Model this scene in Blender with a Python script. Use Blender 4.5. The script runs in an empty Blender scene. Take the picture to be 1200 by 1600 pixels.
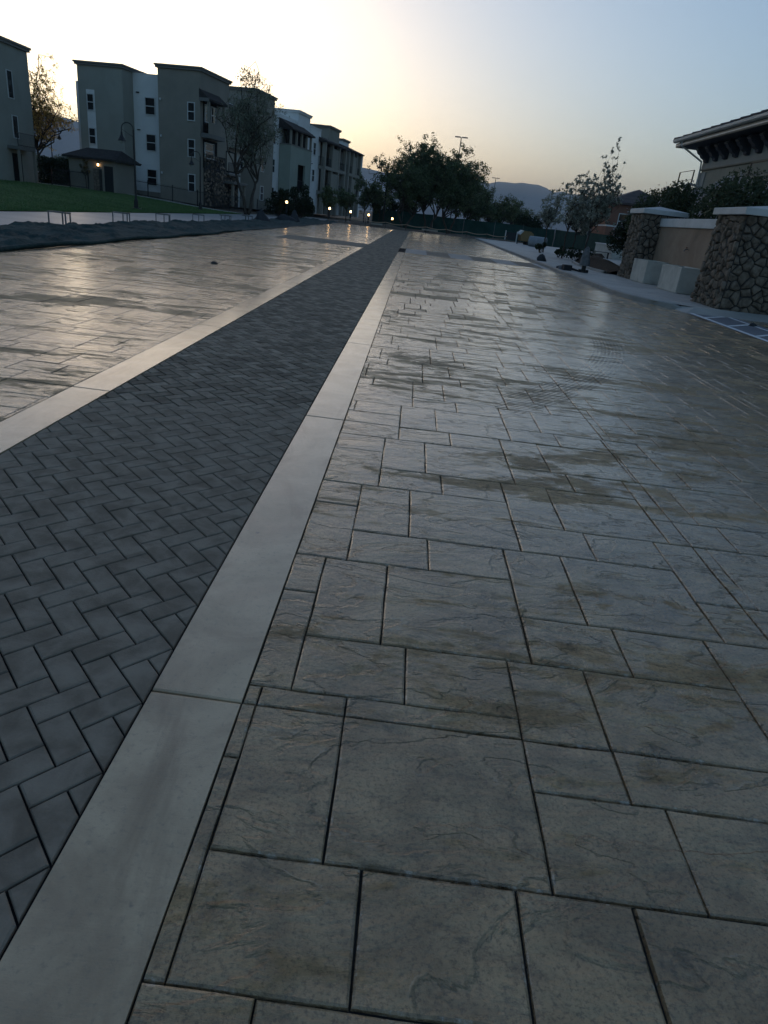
import bpy, math, random
import numpy as np
from mathutils import Vector, Matrix
rnd = random.Random(7)
rng = np.random.default_rng(7)
R = math.radians
scene = bpy.context.scene
col = scene.collection

# ------------------------------------------------------------------ camera, sky, sun, exposure
EYE = 1.5
cd = bpy.data.cameras.new('camera')
cam = bpy.data.objects.new('camera', cd)
col.objects.link(cam)
cd.sensor_fit = 'VERTICAL'; cd.sensor_width = 27; cd.sensor_height = 36
FPX = 1055.0
cd.lens = FPX / 1600 * 36
cd.clip_start = 0.05; cd.clip_end = 40000
_F = np.array([53 / FPX, -462 / FPX, 1.0]); _F /= np.linalg.norm(_F)      # road direction seen in the camera
_V = np.array([-280 / FPX, 2380 / FPX, 1.0]); _V -= _F * (_V @ _F); _V /= np.linalg.norm(_V)
_R = np.cross(_V, _F); _U = -_V
cam.matrix_world = Matrix([[_R[0], -_R[1], -_R[2], 0], [_F[0], -_F[1], -_F[2], 0], [_U[0], -_U[1], -_U[2], EYE], [0, 0, 0, 1]])
scene.camera = cam

SUN_AZ, SUN_EL = -21.0, 3.0        # degrees left of the road direction; just going down behind the ridge
w = bpy.data.worlds.new('World'); scene.world = w; w.use_nodes = True
nt = w.node_tree; nt.nodes.clear()
sky = nt.nodes.new('ShaderNodeTexSky'); sky.sky_type = 'NISHITA'; sky.sun_disc = False
sky.sun_elevation = R(SUN_EL); sky.sun_rotation = R(SUN_AZ)
sky.air_density = 0.95; sky.dust_density = 3.0; sky.ozone_density = 3.0; sky.altitude = 600
bg = nt.nodes.new('ShaderNodeBackground'); bg.inputs['Strength'].default_value = 0.15
wo = nt.nodes.new('ShaderNodeOutputWorld')
# the glow round the set sun is very strong: a shoulder, the same in every direction, keeps its colour as the phone's did
SOFT, GREY, WHITE = 0.06, 0.09, (1.08, 1.0, 0.93)
def vmath(op, a, b):
    x = nt.nodes.new('ShaderNodeVectorMath'); x.operation = op
    for s_, v in ((x.inputs[0], a), (x.inputs[1], b)):
        if hasattr(v, 'node'): nt.links.new(v, s_)
        else: s_.default_value = v
    return x
soft = vmath('MULTIPLY', sky.outputs[0], (SOFT,) * 3); den = vmath('ADD', soft.outputs[0], (1, 1, 1))
cmp_ = vmath('DIVIDE', sky.outputs[0], den.outputs[0])
hsv = nt.nodes.new('ShaderNodeHueSaturation'); hsv.inputs['Saturation'].default_value = 1 - GREY
tint = vmath('MULTIPLY', cmp_.outputs[0], WHITE)
nt.links.new(tint.outputs[0], hsv.inputs['Color'])
nt.links.new(hsv.outputs[0], bg.inputs[0]); nt.links.new(bg.outputs[0], wo.inputs[0])

sd = bpy.data.lights.new('sun', 'SUN'); sd.energy = 0.5; sd.angle = R(0.6); sd.color = (1, .72, .45)
sun = bpy.data.objects.new('sun', sd); col.objects.link(sun)
_s = Vector((math.sin(R(SUN_AZ)) * math.cos(R(SUN_EL)), math.cos(R(SUN_AZ)) * math.cos(R(SUN_EL)), math.sin(R(SUN_EL))))
sun.rotation_euler = _s.to_track_quat('Z', 'Y').to_euler()
vs = scene.view_settings
vs.view_transform = 'Standard'; vs.look = 'None'; vs.exposure = 1.6; vs.gamma = 1; vs.use_curve_mapping = False
scene.cycles.max_bounces = 6

# ------------------------------------------------------------------ materials
class NT:
    def __init__(s, name):
        s.m = bpy.data.materials.new(name); s.m.use_nodes = True
        s.t = s.m.node_tree; s.t.nodes.clear()
        s.out = s.n('ShaderNodeOutputMaterial'); s.p = s.n('ShaderNodeBsdfPrincipled')
        s.l(s.p.outputs[0], s.out.inputs[0]); s.bsdf = s.p
    def n(s, k, **kw):
        x = s.t.nodes.new(k)
        for a, b in kw.items(): setattr(x, a, b)
        return x
    def l(s, a, b): s.t.links.new(a, b)
    def put(s, sock, v):
        if hasattr(v, 'node'): s.l(v, sock)
        else: sock.default_value = v
    def pos(s, scale=(1, 1, 1), obj=False):
        if obj: o = s.n('ShaderNodeTexCoord').outputs['Object']
        else: o = s.n('ShaderNodeNewGeometry').outputs['Position']
        mp = s.n('ShaderNodeMapping'); mp.inputs['Scale'].default_value = scale
        s.l(o, mp.inputs[0]); return mp.outputs[0]
    def island(s): return s.n('ShaderNodeNewGeometry').outputs['Random Per Island']
    def noise(s, vec, scale, detail=4, rough=.55, dist=0, w=None, off=0):
        x = s.n('ShaderNodeTexNoise')
        if w is not None: x.noise_dimensions = '4D'; s.put(x.inputs['W'], w)
        s.l(vec, x.inputs['Vector'])
        x.inputs['Scale'].default_value = scale; x.inputs['Detail'].default_value = detail
        x.inputs['Roughness'].default_value = rough; x.inputs['Distortion'].default_value = dist
        return x.outputs['Fac']
    def math(s, op, a, b=0.0, c=None, clamp=False):
        x = s.n('ShaderNodeMath', operation=op); x.use_clamp = clamp
        s.put(x.inputs[0], a); s.put(x.inputs[1], b)
        if c is not None: s.put(x.inputs[2], c)
        return x.outputs[0]
    def ramp(s, v, lo, hi, a=0.0, b=1.0):
        x = s.n('ShaderNodeMapRange', interpolation_type='SMOOTHSTEP'); s.put(x.inputs[0], v)
        x.inputs[1].default_value = lo; x.inputs[2].default_value = hi; x.inputs[3].default_value = a; x.inputs[4].default_value = b
        return x.outputs[0]
    def mix(s, f, a, b):
        x = s.n('ShaderNodeMix', data_type='RGBA'); s.put(x.inputs[0], f)
        s.put(x.inputs[6], a if hasattr(a, 'node') else (*a, 1)); s.put(x.inputs[7], b if hasattr(b, 'node') else (*b, 1))
        return x.outputs[2]
    def bump(s, h, strength=.5, dist=.01, nrm=None):
        x = s.n('ShaderNodeBump'); s.l(h, x.inputs['Height']); x.inputs['Strength'].default_value = strength; x.inputs['Distance'].default_value = dist
        if nrm is not None: s.l(nrm, x.inputs['Normal'])
        return x.outputs[0]
    def set(s, color=None, rough=None, normal=None, spec=None, metal=None):
        p = s.p
        if color is not None: s.put(p.inputs['Base Color'], color if hasattr(color, 'node') else (*color, 1))
        if rough is not None: s.put(p.inputs['Roughness'], rough)
        if normal is not None: s.l(normal, p.inputs['Normal'])
        if spec is not None: s.put(p.inputs['Specular IOR Level'], spec)
        if metal is not None: s.put(p.inputs['Metallic'], metal)
        return s.m

def grainy(name, c1, c2, scale=3.0, rough=.8, bump=.3, bscale=60, bdist=.004, spec=.4, isl=0.0, stain=None):
    """a surface with mottled colour, fine relief and optional tone per piece"""
    k = NT(name); v = k.pos()
    f = k.ramp(k.noise(v, scale, 6, .6, .4), .3, .7)
    c = k.mix(f, c1, c2)
    if stain:
        c = k.mix(k.ramp(k.noise(v, scale * .35, 5, .6, .8), .52, .7), c, stain)
    if isl:
        hv = k.n('ShaderNodeHueSaturation'); k.l(c, hv.inputs['Color'])
        k.l(k.math('MULTIPLY_ADD', k.island(), 2 * isl, 1 - isl), hv.inputs['Value']); c = hv.outputs[0]
    return k.set(c, rough, k.bump(k.noise(v, bscale, 3, .6), bump, bdist), spec)

def plain(name, c, rough=.6, spec=.4, metal=0.0, emit=None, es=1.0):
    k = NT(name); v = k.pos()
    f = k.noise(v, 9, 4, .6)
    c2 = tuple(x * .72 for x in c)
    m = k.set(k.mix(f, c, c2), rough, None, spec, metal)
    if emit:
        k.p.inputs['Emission Color'].default_value = (*emit, 1); k.p.inputs['Emission Strength'].default_value = es
    return m

TYRES = [(-7.6, 12.9, 10.95, .27, .9, 120.0), (1.2, 30.5, 5.6, .2, -9, 0)]
def stamped(name, rim=False):
    k = NT(name); v = k.pos(); isl = k.island()
    wv = k.math('MULTIPLY', isl, 40.0)
    # riven slate: terraces of a stretched, distorted noise running slantwise, one draw per stone
    mp = k.n('ShaderNodeMapping'); k.l(v, mp.inputs[0]); mp.inputs['Rotation'].default_value = (0, 0, R(-38)); mp.inputs['Scale'].default_value = (.9, 1.8, 1)
    n1 = k.noise(mp.outputs[0], 1.9, 7, .54, .6, w=wv)
    st = k.math('MULTIPLY', n1, 6.0)
    fr = k.math('FRACT', st); fl = k.math('FLOOR', st)
    terr = k.math('MULTIPLY', fr, k.ramp(fr, .84, 1.0, 1, 0))       # slow slopes that break off sharply
    step = k.ramp(k.math('ABSOLUTE', k.math('SUBTRACT', fr, .96)), .0, .05, 1, 0)
    n2 = k.noise(mp.outputs[0], 7, 8, .68, .6, w=wv)
    n3 = k.noise(v, 95, 4, .7)
    h = k.math('ADD', k.math('MULTIPLY', terr, .75), k.math('ADD', k.math('MULTIPLY', n2, 1.5), k.math('MULTIPLY', n3, .12)))
    nr = k.bump(h, 1.0, .024)
    big = k.noise(v, .55, 5, .62, .9)
    mid = k.noise(v, 3.2, 9, .74, .6)
    c = k.mix(k.ramp(mid, .36, .64), (.33, .215, .108), (.52, .35, .18))
    c = k.mix(k.ramp(k.math('ADD', n2, k.math('MULTIPLY', n3, .18)), .58, .44, 0, .5), c, (.115, .08, .046))      # hollows darkened in the colour so the relief looks shaded
    c = k.mix(k.ramp(k.noise(v, 75, 5, .75), .46, .66, 0, .6), c, (.085, .066, .045))
    c = k.mix(k.ramp(big, .48, .70, 0, .4), c, (.20, .14, .075))
    c = k.mix(k.math('MULTIPLY', step, k.ramp(n3, .42, .6, 0, .22)), c, (.08, .062, .042))           # broken dark line along the riven steps
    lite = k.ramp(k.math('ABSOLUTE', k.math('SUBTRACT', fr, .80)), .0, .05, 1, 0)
    c = k.mix(k.math('MULTIPLY', lite, k.ramp(k.noise(v, 6, 4, .6), .52, .66, 0, .35)), c, (.60, .50, .37))   # highlight painted along the lips of the steps
    hv = k.n('ShaderNodeHueSaturation'); k.l(c, hv.inputs['Color'])
    k.l(k.math('MULTIPLY_ADD', isl, .26, .87), hv.inputs['Value']); c = hv.outputs[0]
    if rim:
        c = k.mix(k.ramp(k.noise(v, 17, 6, .75), .53, .66, 0, .6), k.mix(.22, c, (.05, .042, .033)), (.66, .56, .44))  # pale specks painted on the rims as lit edges
    scuff = None
    xyz = k.n('ShaderNodeSeparateXYZ'); k.l(v, xyz.inputs[0])
    for cx, cy, rad, wd, x0, per in TYRES:
        dx = k.math('SUBTRACT', xyz.outputs[0], cx); dy = k.math('SUBTRACT', xyz.outputs[1], cy)
        rr = k.math('SUBTRACT', k.math('SQRT', k.math('ADD', k.math('MULTIPLY', dx, dx), k.math('MULTIPLY', dy, dy))), rad)
        band = k.ramp(k.math('ABSOLUTE', rr), wd * .8, wd, 1, 0)
        if per: band = k.math('MULTIPLY', band, k.ramp(k.math('SINE', k.math('MULTIPLY', rr, per)), -.2, .5))
        band = k.math('MULTIPLY', band, k.math('GREATER_THAN', xyz.outputs[0], x0))
        band = k.math('MULTIPLY', band, k.ramp(k.noise(v, 1.7, 4, .6), .3, .6, .15, .65))
        c = k.mix(band, c, (.022, .02, .019)); scuff = band if scuff is None else k.math('MAXIMUM', scuff, band)
    # sealer: glossy where it lies, dull where it is worn or dusty
    seal = k.math('ADD', k.math('MULTIPLY', k.noise(k.pos((.35, 1.3, 1.0)), .8, 7, .68, 1.4), .56), k.math('ADD', k.math('MULTIPLY', k.noise(mp.outputs[0], 3.6, 8, .74, .9, w=wv), .34), k.math('MULTIPLY', isl, .12)))
    c = k.mix(k.ramp(seal, .515, .59, 0, .10), c, (.12, .092, .06))
    ro = k.ramp(seal, .52, .58, .17, .56)
    ro = k.math('ADD', ro, k.math('MULTIPLY', k.math('SUBTRACT', n2, .5), .25), clamp=True)
    sp = k.ramp(seal, .52, .58, .45, .2)
    seal = k.math('ADD', seal, k.math('MULTIPLY', scuff, .07))
    k.put(k.p.inputs['Coat Weight'], k.ramp(seal, .52, .575, 1.0, .08)); k.put(k.p.inputs['Coat Roughness'], k.ramp(mid, .35, .65, .10, .20)); k.p.inputs['Coat IOR'].default_value = 1.47
    k.l(k.bump(k.math('ADD', k.math('MULTIPLY', terr, .20), k.math('ADD', k.math('MULTIPLY', n2, .34), k.math('MULTIPLY', n3, .02))), .9, .010), k.p.inputs['Coat Normal'])
    return k.set(c, ro, nr, sp)

M = {}
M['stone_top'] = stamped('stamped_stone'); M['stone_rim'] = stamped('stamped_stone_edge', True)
M['joint'] = grainy('joint_grout', (.022, .02, .018), (.04, .037, .033), 8, .95, .3, spec=.1)
k = NT('border_concrete'); v = k.pos()
_c = k.mix(k.ramp(k.noise(v, 2.2, 7, .66, .8), .32, .68), (.40, .28, .165), (.58, .425, .26))
_c = k.mix(k.ramp(k.noise(k.pos((1.6, .5, 1)), 1.5, 6, .65, 1.0), .5, .72, 0, .8), _c, (.24, .155, .082))
_c = k.mix(k.ramp(k.noise(v, 45, 5, .72), .52, .70, 0, .5), _c, (.24, .19, .13))
_c = k.mix(k.ramp(k.noise(v, 14, 3, .5), .70, .76, 0, .7), _c, (.15, .13, .11))
_br = k.noise(k.pos((4, 160, 1)), 1.0, 3, .6); _pt = k.noise(v, 170, 3, .6)
M['border'] = k.set(_c, k.ramp(k.noise(v, 3, 5, .6),   .3, .7, .45, .7), k.bump(k.math('ADD', k.math('MULTIPLY', _br, .6), _pt), .5, .004), .3)
M['border'].node_tree.nodes['Principled BSDF'].inputs['Coat Weight'].default_value = 1; M['border'].node_tree.nodes['Principled BSDF'].inputs['Coat Roughness'].default_value = .17
M['paver'] = grainy('charcoal_paver', (.17, .132, .096), (.285, .23, .172), 7, .88, .7, 110, .004, .22, isl=.34)
M['sand'] = grainy('joint_sand', (.012, .012, .014), (.022, .022, .024), 20, 1, .3, spec=.05)
M['panel'] = grainy('cast_panel', (.18, .175, .165), (.24, .235, .22), 1.5, .6, .3, 90, .003, .4)
M['walk'] = grainy('walk_concrete', (.30, .285, .26), (.40, .385, .35), .8, .62, .25, 90, .003, .4, stain=(.22, .21, .2))
M['kerb'] = grainy('kerb_concrete', (.22, .215, .20), (.30, .29, .27), 1.2, .7, .3, 70, .004)
M['plaza'] = grainy('plaza_concrete', (.24, .24, .235), (.33, .325, .31), .5, .40, .3, 20, .006, .5)
M['dirt'] = grainy('bare_dirt', (.10, .075, .055), (.17, .135, .10), 1.3, .95, .7, 14, .05, .15)
M['mulch'] = grainy('bark_mulch', (.035, .024, .017), (.085, .06, .042), 9, .95, .9, 30, .05, .1)
M['grass'] = grainy('grass_blades', (.06, .115, .035), (.10, .165, .055), .35, .75, .0, spec=.25, isl=.35)
M['lawn'] = grainy('lawn_turf', (.05, .095, .03), (.09, .145, .05), .25, .9, .8, 25, .05, .1)
M['mark'] = grainy('marking_paint', (.72, .73, .75), (.62, .63, .64), 6, .55, .2, 60, .002)
M['mark_blue'] = grainy('marking_blue_paint', (.13, .14, .16), (.17, .18, .20), 5, .5, .2, 60, .002)
M['tarp'] = grainy('tarp_cloth', (.014, .036, .035), (.032, .064, .060), 1.5, .8, 1.0, 9, .07, .15)
M['steel'] = plain('grey_steel', (.16, .165, .17), .5, .5, .6)
M['black'] = plain('black_metal', (.012, .012, .013), .5)
M['dark'] = plain('dark_plastic', (.02, .022, .025), .6)
M['olive'] = grainy('olive_stucco', (.27, .265, .225), (.31, .305, .26), .5, .9, .4, 50, .01, .2)
M['brown'] = grainy('brown_stucco', (.22, .20, .165), (.26, .235, .195), .5, .9, .4, 50, .01, .2)
M['taupe'] = grainy('taupe_stucco', (.23, .215, .18), (.27, .25, .21), .5, .9, .4, 50, .01, .2)
M['white'] = grainy('white_stucco', (.62, .61, .59), (.70, .69, .67), .5, .9, .3, 50, .01, .2)
M['green'] = grainy('green_stucco', (.25, .28, .235), (.29, .32, .27), .5, .9, .4, 50, .01, .2)
M['trim'] = plain('white_trim', (.62, .62, .60), .5)
M['cornice'] = plain('grey_cornice', (.17, .165, .15), .7)
M['corbel'] = plain('slate_blue_wood', (.055, .065, .09), .7)
M['glass'] = plain('window_glass', (.012, .014, .018), .08, .7)
M['void'] = plain('dark_interior', (.02, .019, .018), .9, .1)
M['shingle'] = grainy('dark_shingle', (.03, .027, .026), (.055, .05, .047), 4, .9, .6, 20, .02, .2)
M['tile'] = grainy('brown_roof_tile', (.045, .032, .030), (.085, .060, .052), 3, .75, .5, 20, .02, .35, isl=.2)
M['sandstucco'] = grainy('sand_stucco', (.30, .26, .21), (.37, .33, .27), .8, .9, .5, 40, .01, .2)
M['tanwall'] = grainy('tan_stucco', (.27, .19, .135), (.34, .25, .18), 1.1, .92, .6, 45, .01, .15, stain=(.2, .15, .11))
M['greywall'] = grainy('grey_green_stucco', (.26, .25, .205), (.31, .30, .25), .7, .92, .5, 35, .01, .15)
M['frieze'] = grainy('pale_frieze', (.30, .30, .28), (.36, .355, .33), .9, .9, .3, 35, .01, .15)
M['redwall'] = grainy('red_stucco', (.17, .085, .06), (.22, .11, .08), .6, .9, .3, 20, .01, .15)
M['precast'] = grainy('precast_cap', (.48, .47, .45), (.58, .57, .55), 2, .75, .3, 60, .004)
M['cube'] = grainy('precast_cube', (.42, .40, .35), (.52, .50, .44), 3, .85, .4, 120, .004, .3, stain=(.29, .28, .26))
M['field'] = grainy('field_stone', (.085, .066, .049), (.215, .172, .132), 5, .9, 1.0, 22, .04, .2, isl=.78)
M['mortar'] = grainy('dark_mortar', (.04, .037, .034), (.08, .074, .068), 8, .95, .5, 40, .01, .1)
M['bark'] = grainy('bark', (.05, .04, .032), (.09, .072, .057), 6, .95, .8, 20, .03, .1)
def leafmat(name, c1, c2, tl=.35):
    k = NT(name); isl = k.island()
    c = k.mix(isl, c1, c2)
    k.set(c, .6, None, .25)
    tr = k.n('ShaderNodeBsdfTranslucent'); k.l(c, tr.inputs['Color'])
    mx = k.n('ShaderNodeMixShader'); mx.inputs[0].default_value = tl
    k.l(k.p.outputs[0], mx.inputs[1]); k.l(tr.outputs[0], mx.inputs[2]); k.l(mx.outputs[0], k.out.inputs[0])
    return k.m
M['leaf'] = leafmat('olive_leaves', (.06, .085, .04), (.15, .19, .09))
M['leaf_grey'] = leafmat('grey_green_leaves', (.12, .14, .10), (.22, .24, .17))
M['leaf_bush'] = leafmat('bush_leaves', (.03, .045, .022), (.08, .105, .055))
M['leaf_dark'] = leafmat('dark_leaves', (.012, .022, .010), (.035, .055, .022))
M['leaf_tan'] = leafmat('straw_leaves', (.10, .085, .04), (.20, .17, .08))
M['leaf_backlit'] = leafmat('gold_backlit_leaves', (.50, .32, .08), (.75, .55, .18), .75)  # gold glow of the sky behind is put into the leaf colour
M['leaf_pale'] = leafmat('pale_leaves', (.22, .23, .18), (.42, .43, .35))
M['petal'] = leafmat('pale_petals', (.40, .36, .37), (.55, .52, .52))
M['rock'] = grainy('mountain_rock', (.12, .10, .09), (.2, .175, .16), .004, .95, .0, spec=.1)
M['screen'] = grainy('green_screen_cloth', (.018, .05, .04), (.03, .075, .06), 1.2, .85, .3, 20, .02, .2)
M['lamp'] = plain('lamp_glass', (.9, .85, .7), .4, emit=(1, .58, .24), es=4)
M['yellow'] = plain('tan_paint', (.23, .14, .05), .6)
M['pipe'] = grainy('pipe_concrete', (.22, .23, .24), (.28, .29, .3), 3, .85)
M['bag'] = grainy('grey_bag', (.09, .09, .09), (.15, .15, .15), 8, .7, .6, 14, .03)
M['tape'] = plain('barrier_tape', (.45, .32, .22), .6)

# ------------------------------------------------------------------ mesh helpers
def tag(o, label=None, cat=None, group=None, kind=None):
    if label: o['label'] = label
    if cat: o['category'] = cat
    if group: o['group'] = group
    if kind: o['kind'] = kind
    return o
def link(name, me, parent=None, loc=(0, 0, 0), rz=0.0):
    o = bpy.data.objects.new(name, me); col.objects.link(o)
    o.location = loc; o.rotation_euler = (0, 0, rz)
    if parent is not None: o.parent = parent
    return o
def empty(name, loc, label, cat, group=None, rz=0.0):
    return tag(link(name, None, None, loc, rz), label, cat, group)
def mesh(name, verts, faces, mats, midx=None, smooth=False):
    me = bpy.data.meshes.new(name); me.from_pydata([tuple(v) for v in verts], [], faces)
    for m in (mats if isinstance(mats, (list, tuple)) else [mats]): me.materials.append(m)
    if midx is not None: me.polygons.foreach_set('material_index', midx)
    if smooth: me.polygons.foreach_set('use_smooth', [True] * len(me.polygons))
    me.update(); return me
class MB:
    def __init__(s): s.v = []; s.f = []; s.m = []; s.smooth = False
    def add(s, vs_, fs, mi=0):
        b = len(s.v); s.v += [tuple(x) for x in vs_]; s.f += [tuple(i + b for i in f) for f in fs]; s.m += [mi] * len(fs); return s
    def box(s, x0, x1, y0, y1, z0, z1, mi=0, top=0.0):
        t = top
        return s.add([(x0, y0, z0), (x1, y0, z0), (x1, y1, z0), (x0, y1, z0), (x0 + t, y0 + t, z1), (x1 - t, y0 + t, z1), (x1 - t, y1 - t, z1), (x0 + t, y1 - t, z1)],
                     [(0, 3, 2, 1), (4, 5, 6, 7), (0, 1, 5, 4), (1, 2, 6, 5), (2, 3, 7, 6), (3, 0, 4, 7)], mi)
    def bbox(s, x0, x1, y0, y1, z0, z1, b=.02, mi=0):
        """box with bevelled edges"""
        vs_ = []
        for x, sx in ((x0, 1), (x1, -1)):
            for y, sy in ((y0, 1), (y1, -1)):
                for z, sz in ((z0, 1), (z1, -1)):
                    vs_ += [(x, y + sy * b, z + sz * b), (x + sx * b, y, z + sz * b), (x + sx * b, y + sy * b, z)]
        I = lambda i, j, k, a: ((i * 2 + j) * 2 + k) * 3 + a
        fs = [(I(0,0,0,0),I(0,0,1,0),I(0,1,1,0),I(0,1,0,0)),(I(1,0,0,0),I(1,1,0,0),I(1,1,1,0),I(1,0,1,0)),
              (I(0,0,0,1),I(1,0,0,1),I(1,0,1,1),I(0,0,1,1)),(I(0,1,0,1),I(0,1,1,1),I(1,1,1,1),I(1,1,0,1)),
              (I(0,0,0,2),I(0,1,0,2),I(1,1,0,2),I(1,0,0,2)),(I(0,0,1,2),I(1,0,1,2),I(1,1,1,2),I(0,1,1,2))]
        for i in (0, 1):
            for j in (0, 1):
                fs.append((I(i,j,0,0),I(i,j,1,0),I(i,j,1,1),I(i,j,0,1)))
                fs.append((I(i,0,j,0),I(i,1,j,0),I(i,1,j,2),I(i,0,j,2)))
                fs.append((I(0,i,j,1),I(1,i,j,1),I(1,i,j,2),I(0,i,j,2)))
                for k in (0, 1): fs.append((I(i,j,k,0),I(i,j,k,1),I(i,j,k,2)))
        return s.add(vs_, fs, mi)
    def tube(s, pts, rad, n=6, mi=0, cap=True):
        pts = [Vector(p) for p in pts]
        if not isinstance(rad, (list, tuple)): rad = [rad] * len(pts)
        vs_ = []; ref = None
        for i, p in enumerate(pts):
            d = (pts[min(i + 1, len(pts) - 1)] - pts[max(i - 1, 0)])
            if d.length < 1e-9: d = Vector((0, 0, 1))
            d.normalize()
            if ref is None: ref = Vector((1, 0, 0)) if abs(d.x) < .8 else Vector((0, 1, 0))
            a = (ref - d * ref.dot(d)).normalized(); b = d.cross(a); ref = a
            for k in range(n):
                t = 2 * math.pi * k / n
                vs_.append(p + (a * math.cos(t) + b * math.sin(t)) * rad[i])
        fs = [(i * n + k, i * n + (k + 1) % n, (i + 1) * n + (k + 1) % n, (i + 1) * n + k) for i in range(len(pts) - 1) for k in range(n)]
        if cap: fs += [tuple(range(n - 1, -1, -1)), tuple(range((len(pts) - 1) * n, len(pts) * n))]
        return s.add(vs_, fs, mi)
    def lathe(s, prof, n=16, c=(0, 0), mi=0):
        return s.tube([(c[0], c[1], z) for r, z in prof], [max(r, 1e-4) for r, z in prof], n, mi) if False else s._lathe(prof, n, c, mi)
    def _lathe(s, prof, n, c, mi):
        vs_ = [(c[0] + r * math.cos(2 * math.pi * k / n), c[1] + r * math.sin(2 * math.pi * k / n), z) for r, z in prof for k in range(n)]
        fs = [(i * n + k, i * n + (k + 1) % n, (i + 1) * n + (k + 1) % n, (i + 1) * n + k) for i in range(len(prof) - 1) for k in range(n)]
        fs += [tuple(range(n - 1, -1, -1)), tuple(range((len(prof) - 1) * n, len(prof) * n))]
        return s.add(vs_, fs, mi)
    def prism(s, poly, axis, a0, a1, mi=0):
        """extrude a 2D polygon; axis 'x': poly is (y,z); 'y': (x,z); 'z': (x,y)"""
        def P(p, a): return (a, p[0], p[1]) if axis == 'x' else (p[0], a, p[1]) if axis == 'y' else (p[0], p[1], a)
        n = len(poly); vs_ = [P(p, a0) for p in poly] + [P(p, a1) for p in poly]
        return s.add(vs_, [tuple(range(n - 1, -1, -1)), tuple(range(n, 2 * n))] + [(i, (i + 1) % n, (i + 1) % n + n, i + n) for i in range(n)], mi)
    def me(s, name, mats):
        return mesh(name, s.v, s.f, mats, s.m, s.smooth)
    def build(s, name, mats, parent=None, loc=(0, 0, 0), rz=0.0):
        return link(name, s.me(name, mats), parent, loc, rz)
def fix_normals(o):
    import bmesh
    b = bmesh.new(); b.from_mesh(o.data); bmesh.ops.recalc_face_normals(b, faces=b.faces); b.to_mesh(o.data); b.free(); return o
def part(name, mat, parent, *boxes):
    m = MB()
    for b in boxes: m.box(*b)
    return m.build(name, mat, parent)
def fbm(x, y, seed=0, octv=4, base=1.0):
    """cheap smooth 2D noise on numpy arrays"""
    g = np.random.default_rng(seed); out = np.zeros_like(x, dtype=float); a = 1.0; f = base; tot = 0
    for _ in range(octv):
        for _ in range(3):
            t = g.uniform(0, 2 * np.pi); p = g.uniform(0, 6.28)
            out += a * np.sin((x * np.cos(t) + y * np.sin(t)) * f * g.uniform(.7, 1.4) + p + .8 * np.sin(f * .6 * (x * np.sin(t) - y * np.cos(t))))
            tot += a
        a *= .55; f *= 2.03
    return out / tot * 1.8
def grid(name, xs, ys, zf, mat, kind=None, smooth=True):
    X, Y = np.meshgrid(xs, ys); Z = zf(X, Y)
    nx, ny = len(xs), len(ys)
    vs_ = np.stack([X, Y, Z], -1).reshape(-1, 3)
    fs = [(j * nx + i, j * nx + i + 1, (j + 1) * nx + i + 1, (j + 1) * nx + i) for j in range(ny - 1) for i in range(nx - 1)]
    o = link(name, mesh(name, vs_, fs, mat, None, smooth)); 
    if kind: o['kind'] = kind
    return o

def gz(x, y):
    """the lawn and the building plots lie a little higher than the road"""
    t = np.clip((-15.6 - np.asarray(x, float)) / 13.0, 0, 1)
    return .55 * t * t * (3 - 2 * t)

def at(px, py, Y):
    """point on the sight line through photo pixel (px, py) at road distance Y: how the photo was surveyed"""
    d = np.array([(px - 600) / FPX, (py - 800) / FPX, 1.0])
    r = np.array([d @ _R, d @ _F, d @ _U]); r = r * (Y / r[1])
    return Vector((r[0], r[1], r[2] + EYE))

# ------------------------------------------------------------------ polygons of the paving
def clip(poly, nx, ny, c):
    """keep the side nx*x + ny*y <= c of a convex polygon"""
    out = []
    for i in range(len(poly)):
        p, q = poly[i], poly[(i + 1) % len(poly)]
        a = nx * p[0] + ny * p[1] - c; b = nx * q[0] + ny * q[1] - c
        if a <= 0: out.append(p)
        if (a < 0 < b) or (b < 0 < a):
            t = a / (a - b); out.append((p[0] + (q[0] - p[0]) * t, p[1] + (q[1] - p[1]) * t))
    cl = []
    for p in out:
        if not cl or math.hypot(p[0] - cl[-1][0], p[1] - cl[-1][1]) > 1e-4: cl.append(p)
    if len(cl) > 1 and math.hypot(cl[0][0] - cl[-1][0], cl[0][1] - cl[-1][1]) < 1e-4: cl.pop()
    return cl if len(cl) > 2 else []
def area(p): return abs(sum(p[i][0] * p[(i + 1) % len(p)][1] - p[(i + 1) % len(p)][0] * p[i][1] for i in range(len(p)))) / 2
def inset(poly, d):
    ds = d if isinstance(d, (list, tuple)) else [d] * len(poly)
    s = sum(poly[i][0] * poly[(i + 1) % len(poly)][1] - poly[(i + 1) % len(poly)][0] * poly[i][1] for i in range(len(poly)))
    P = poly if s > 0 else poly[::-1]
    out = list(P)
    for i in range(len(P)):
        p, q = P[i], P[(i + 1) % len(P)]
        ex, ey = q[0] - p[0], q[1] - p[1]; L = math.hypot(ex, ey)
        if L < 1e-6: continue
        nx, ny = ey / L, -ex / L
        out = clip(out, nx, ny, nx * p[0] + ny * p[1] - ds[i % len(ds)])
        if not out: return []
    return out
def rough_outline(poly, seg, jit):
    out = []
    for i in range(len(poly)):
        p, q = poly[i], poly[(i + 1) % len(poly)]
        L = math.hypot(q[0] - p[0], q[1] - p[1]); n = max(1, min(4, int(L / seg)))
        nx, ny = (q[1] - p[1]) / max(L, 1e-6), -(q[0] - p[0]) / max(L, 1e-6)
        for k in range(n):
            t = k / n; j = rnd.uniform(-jit, jit)
            out.append((p[0] + (q[0] - p[0]) * t + nx * j, p[1] + (q[1] - p[1]) * t + ny * j))
    return out
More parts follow.
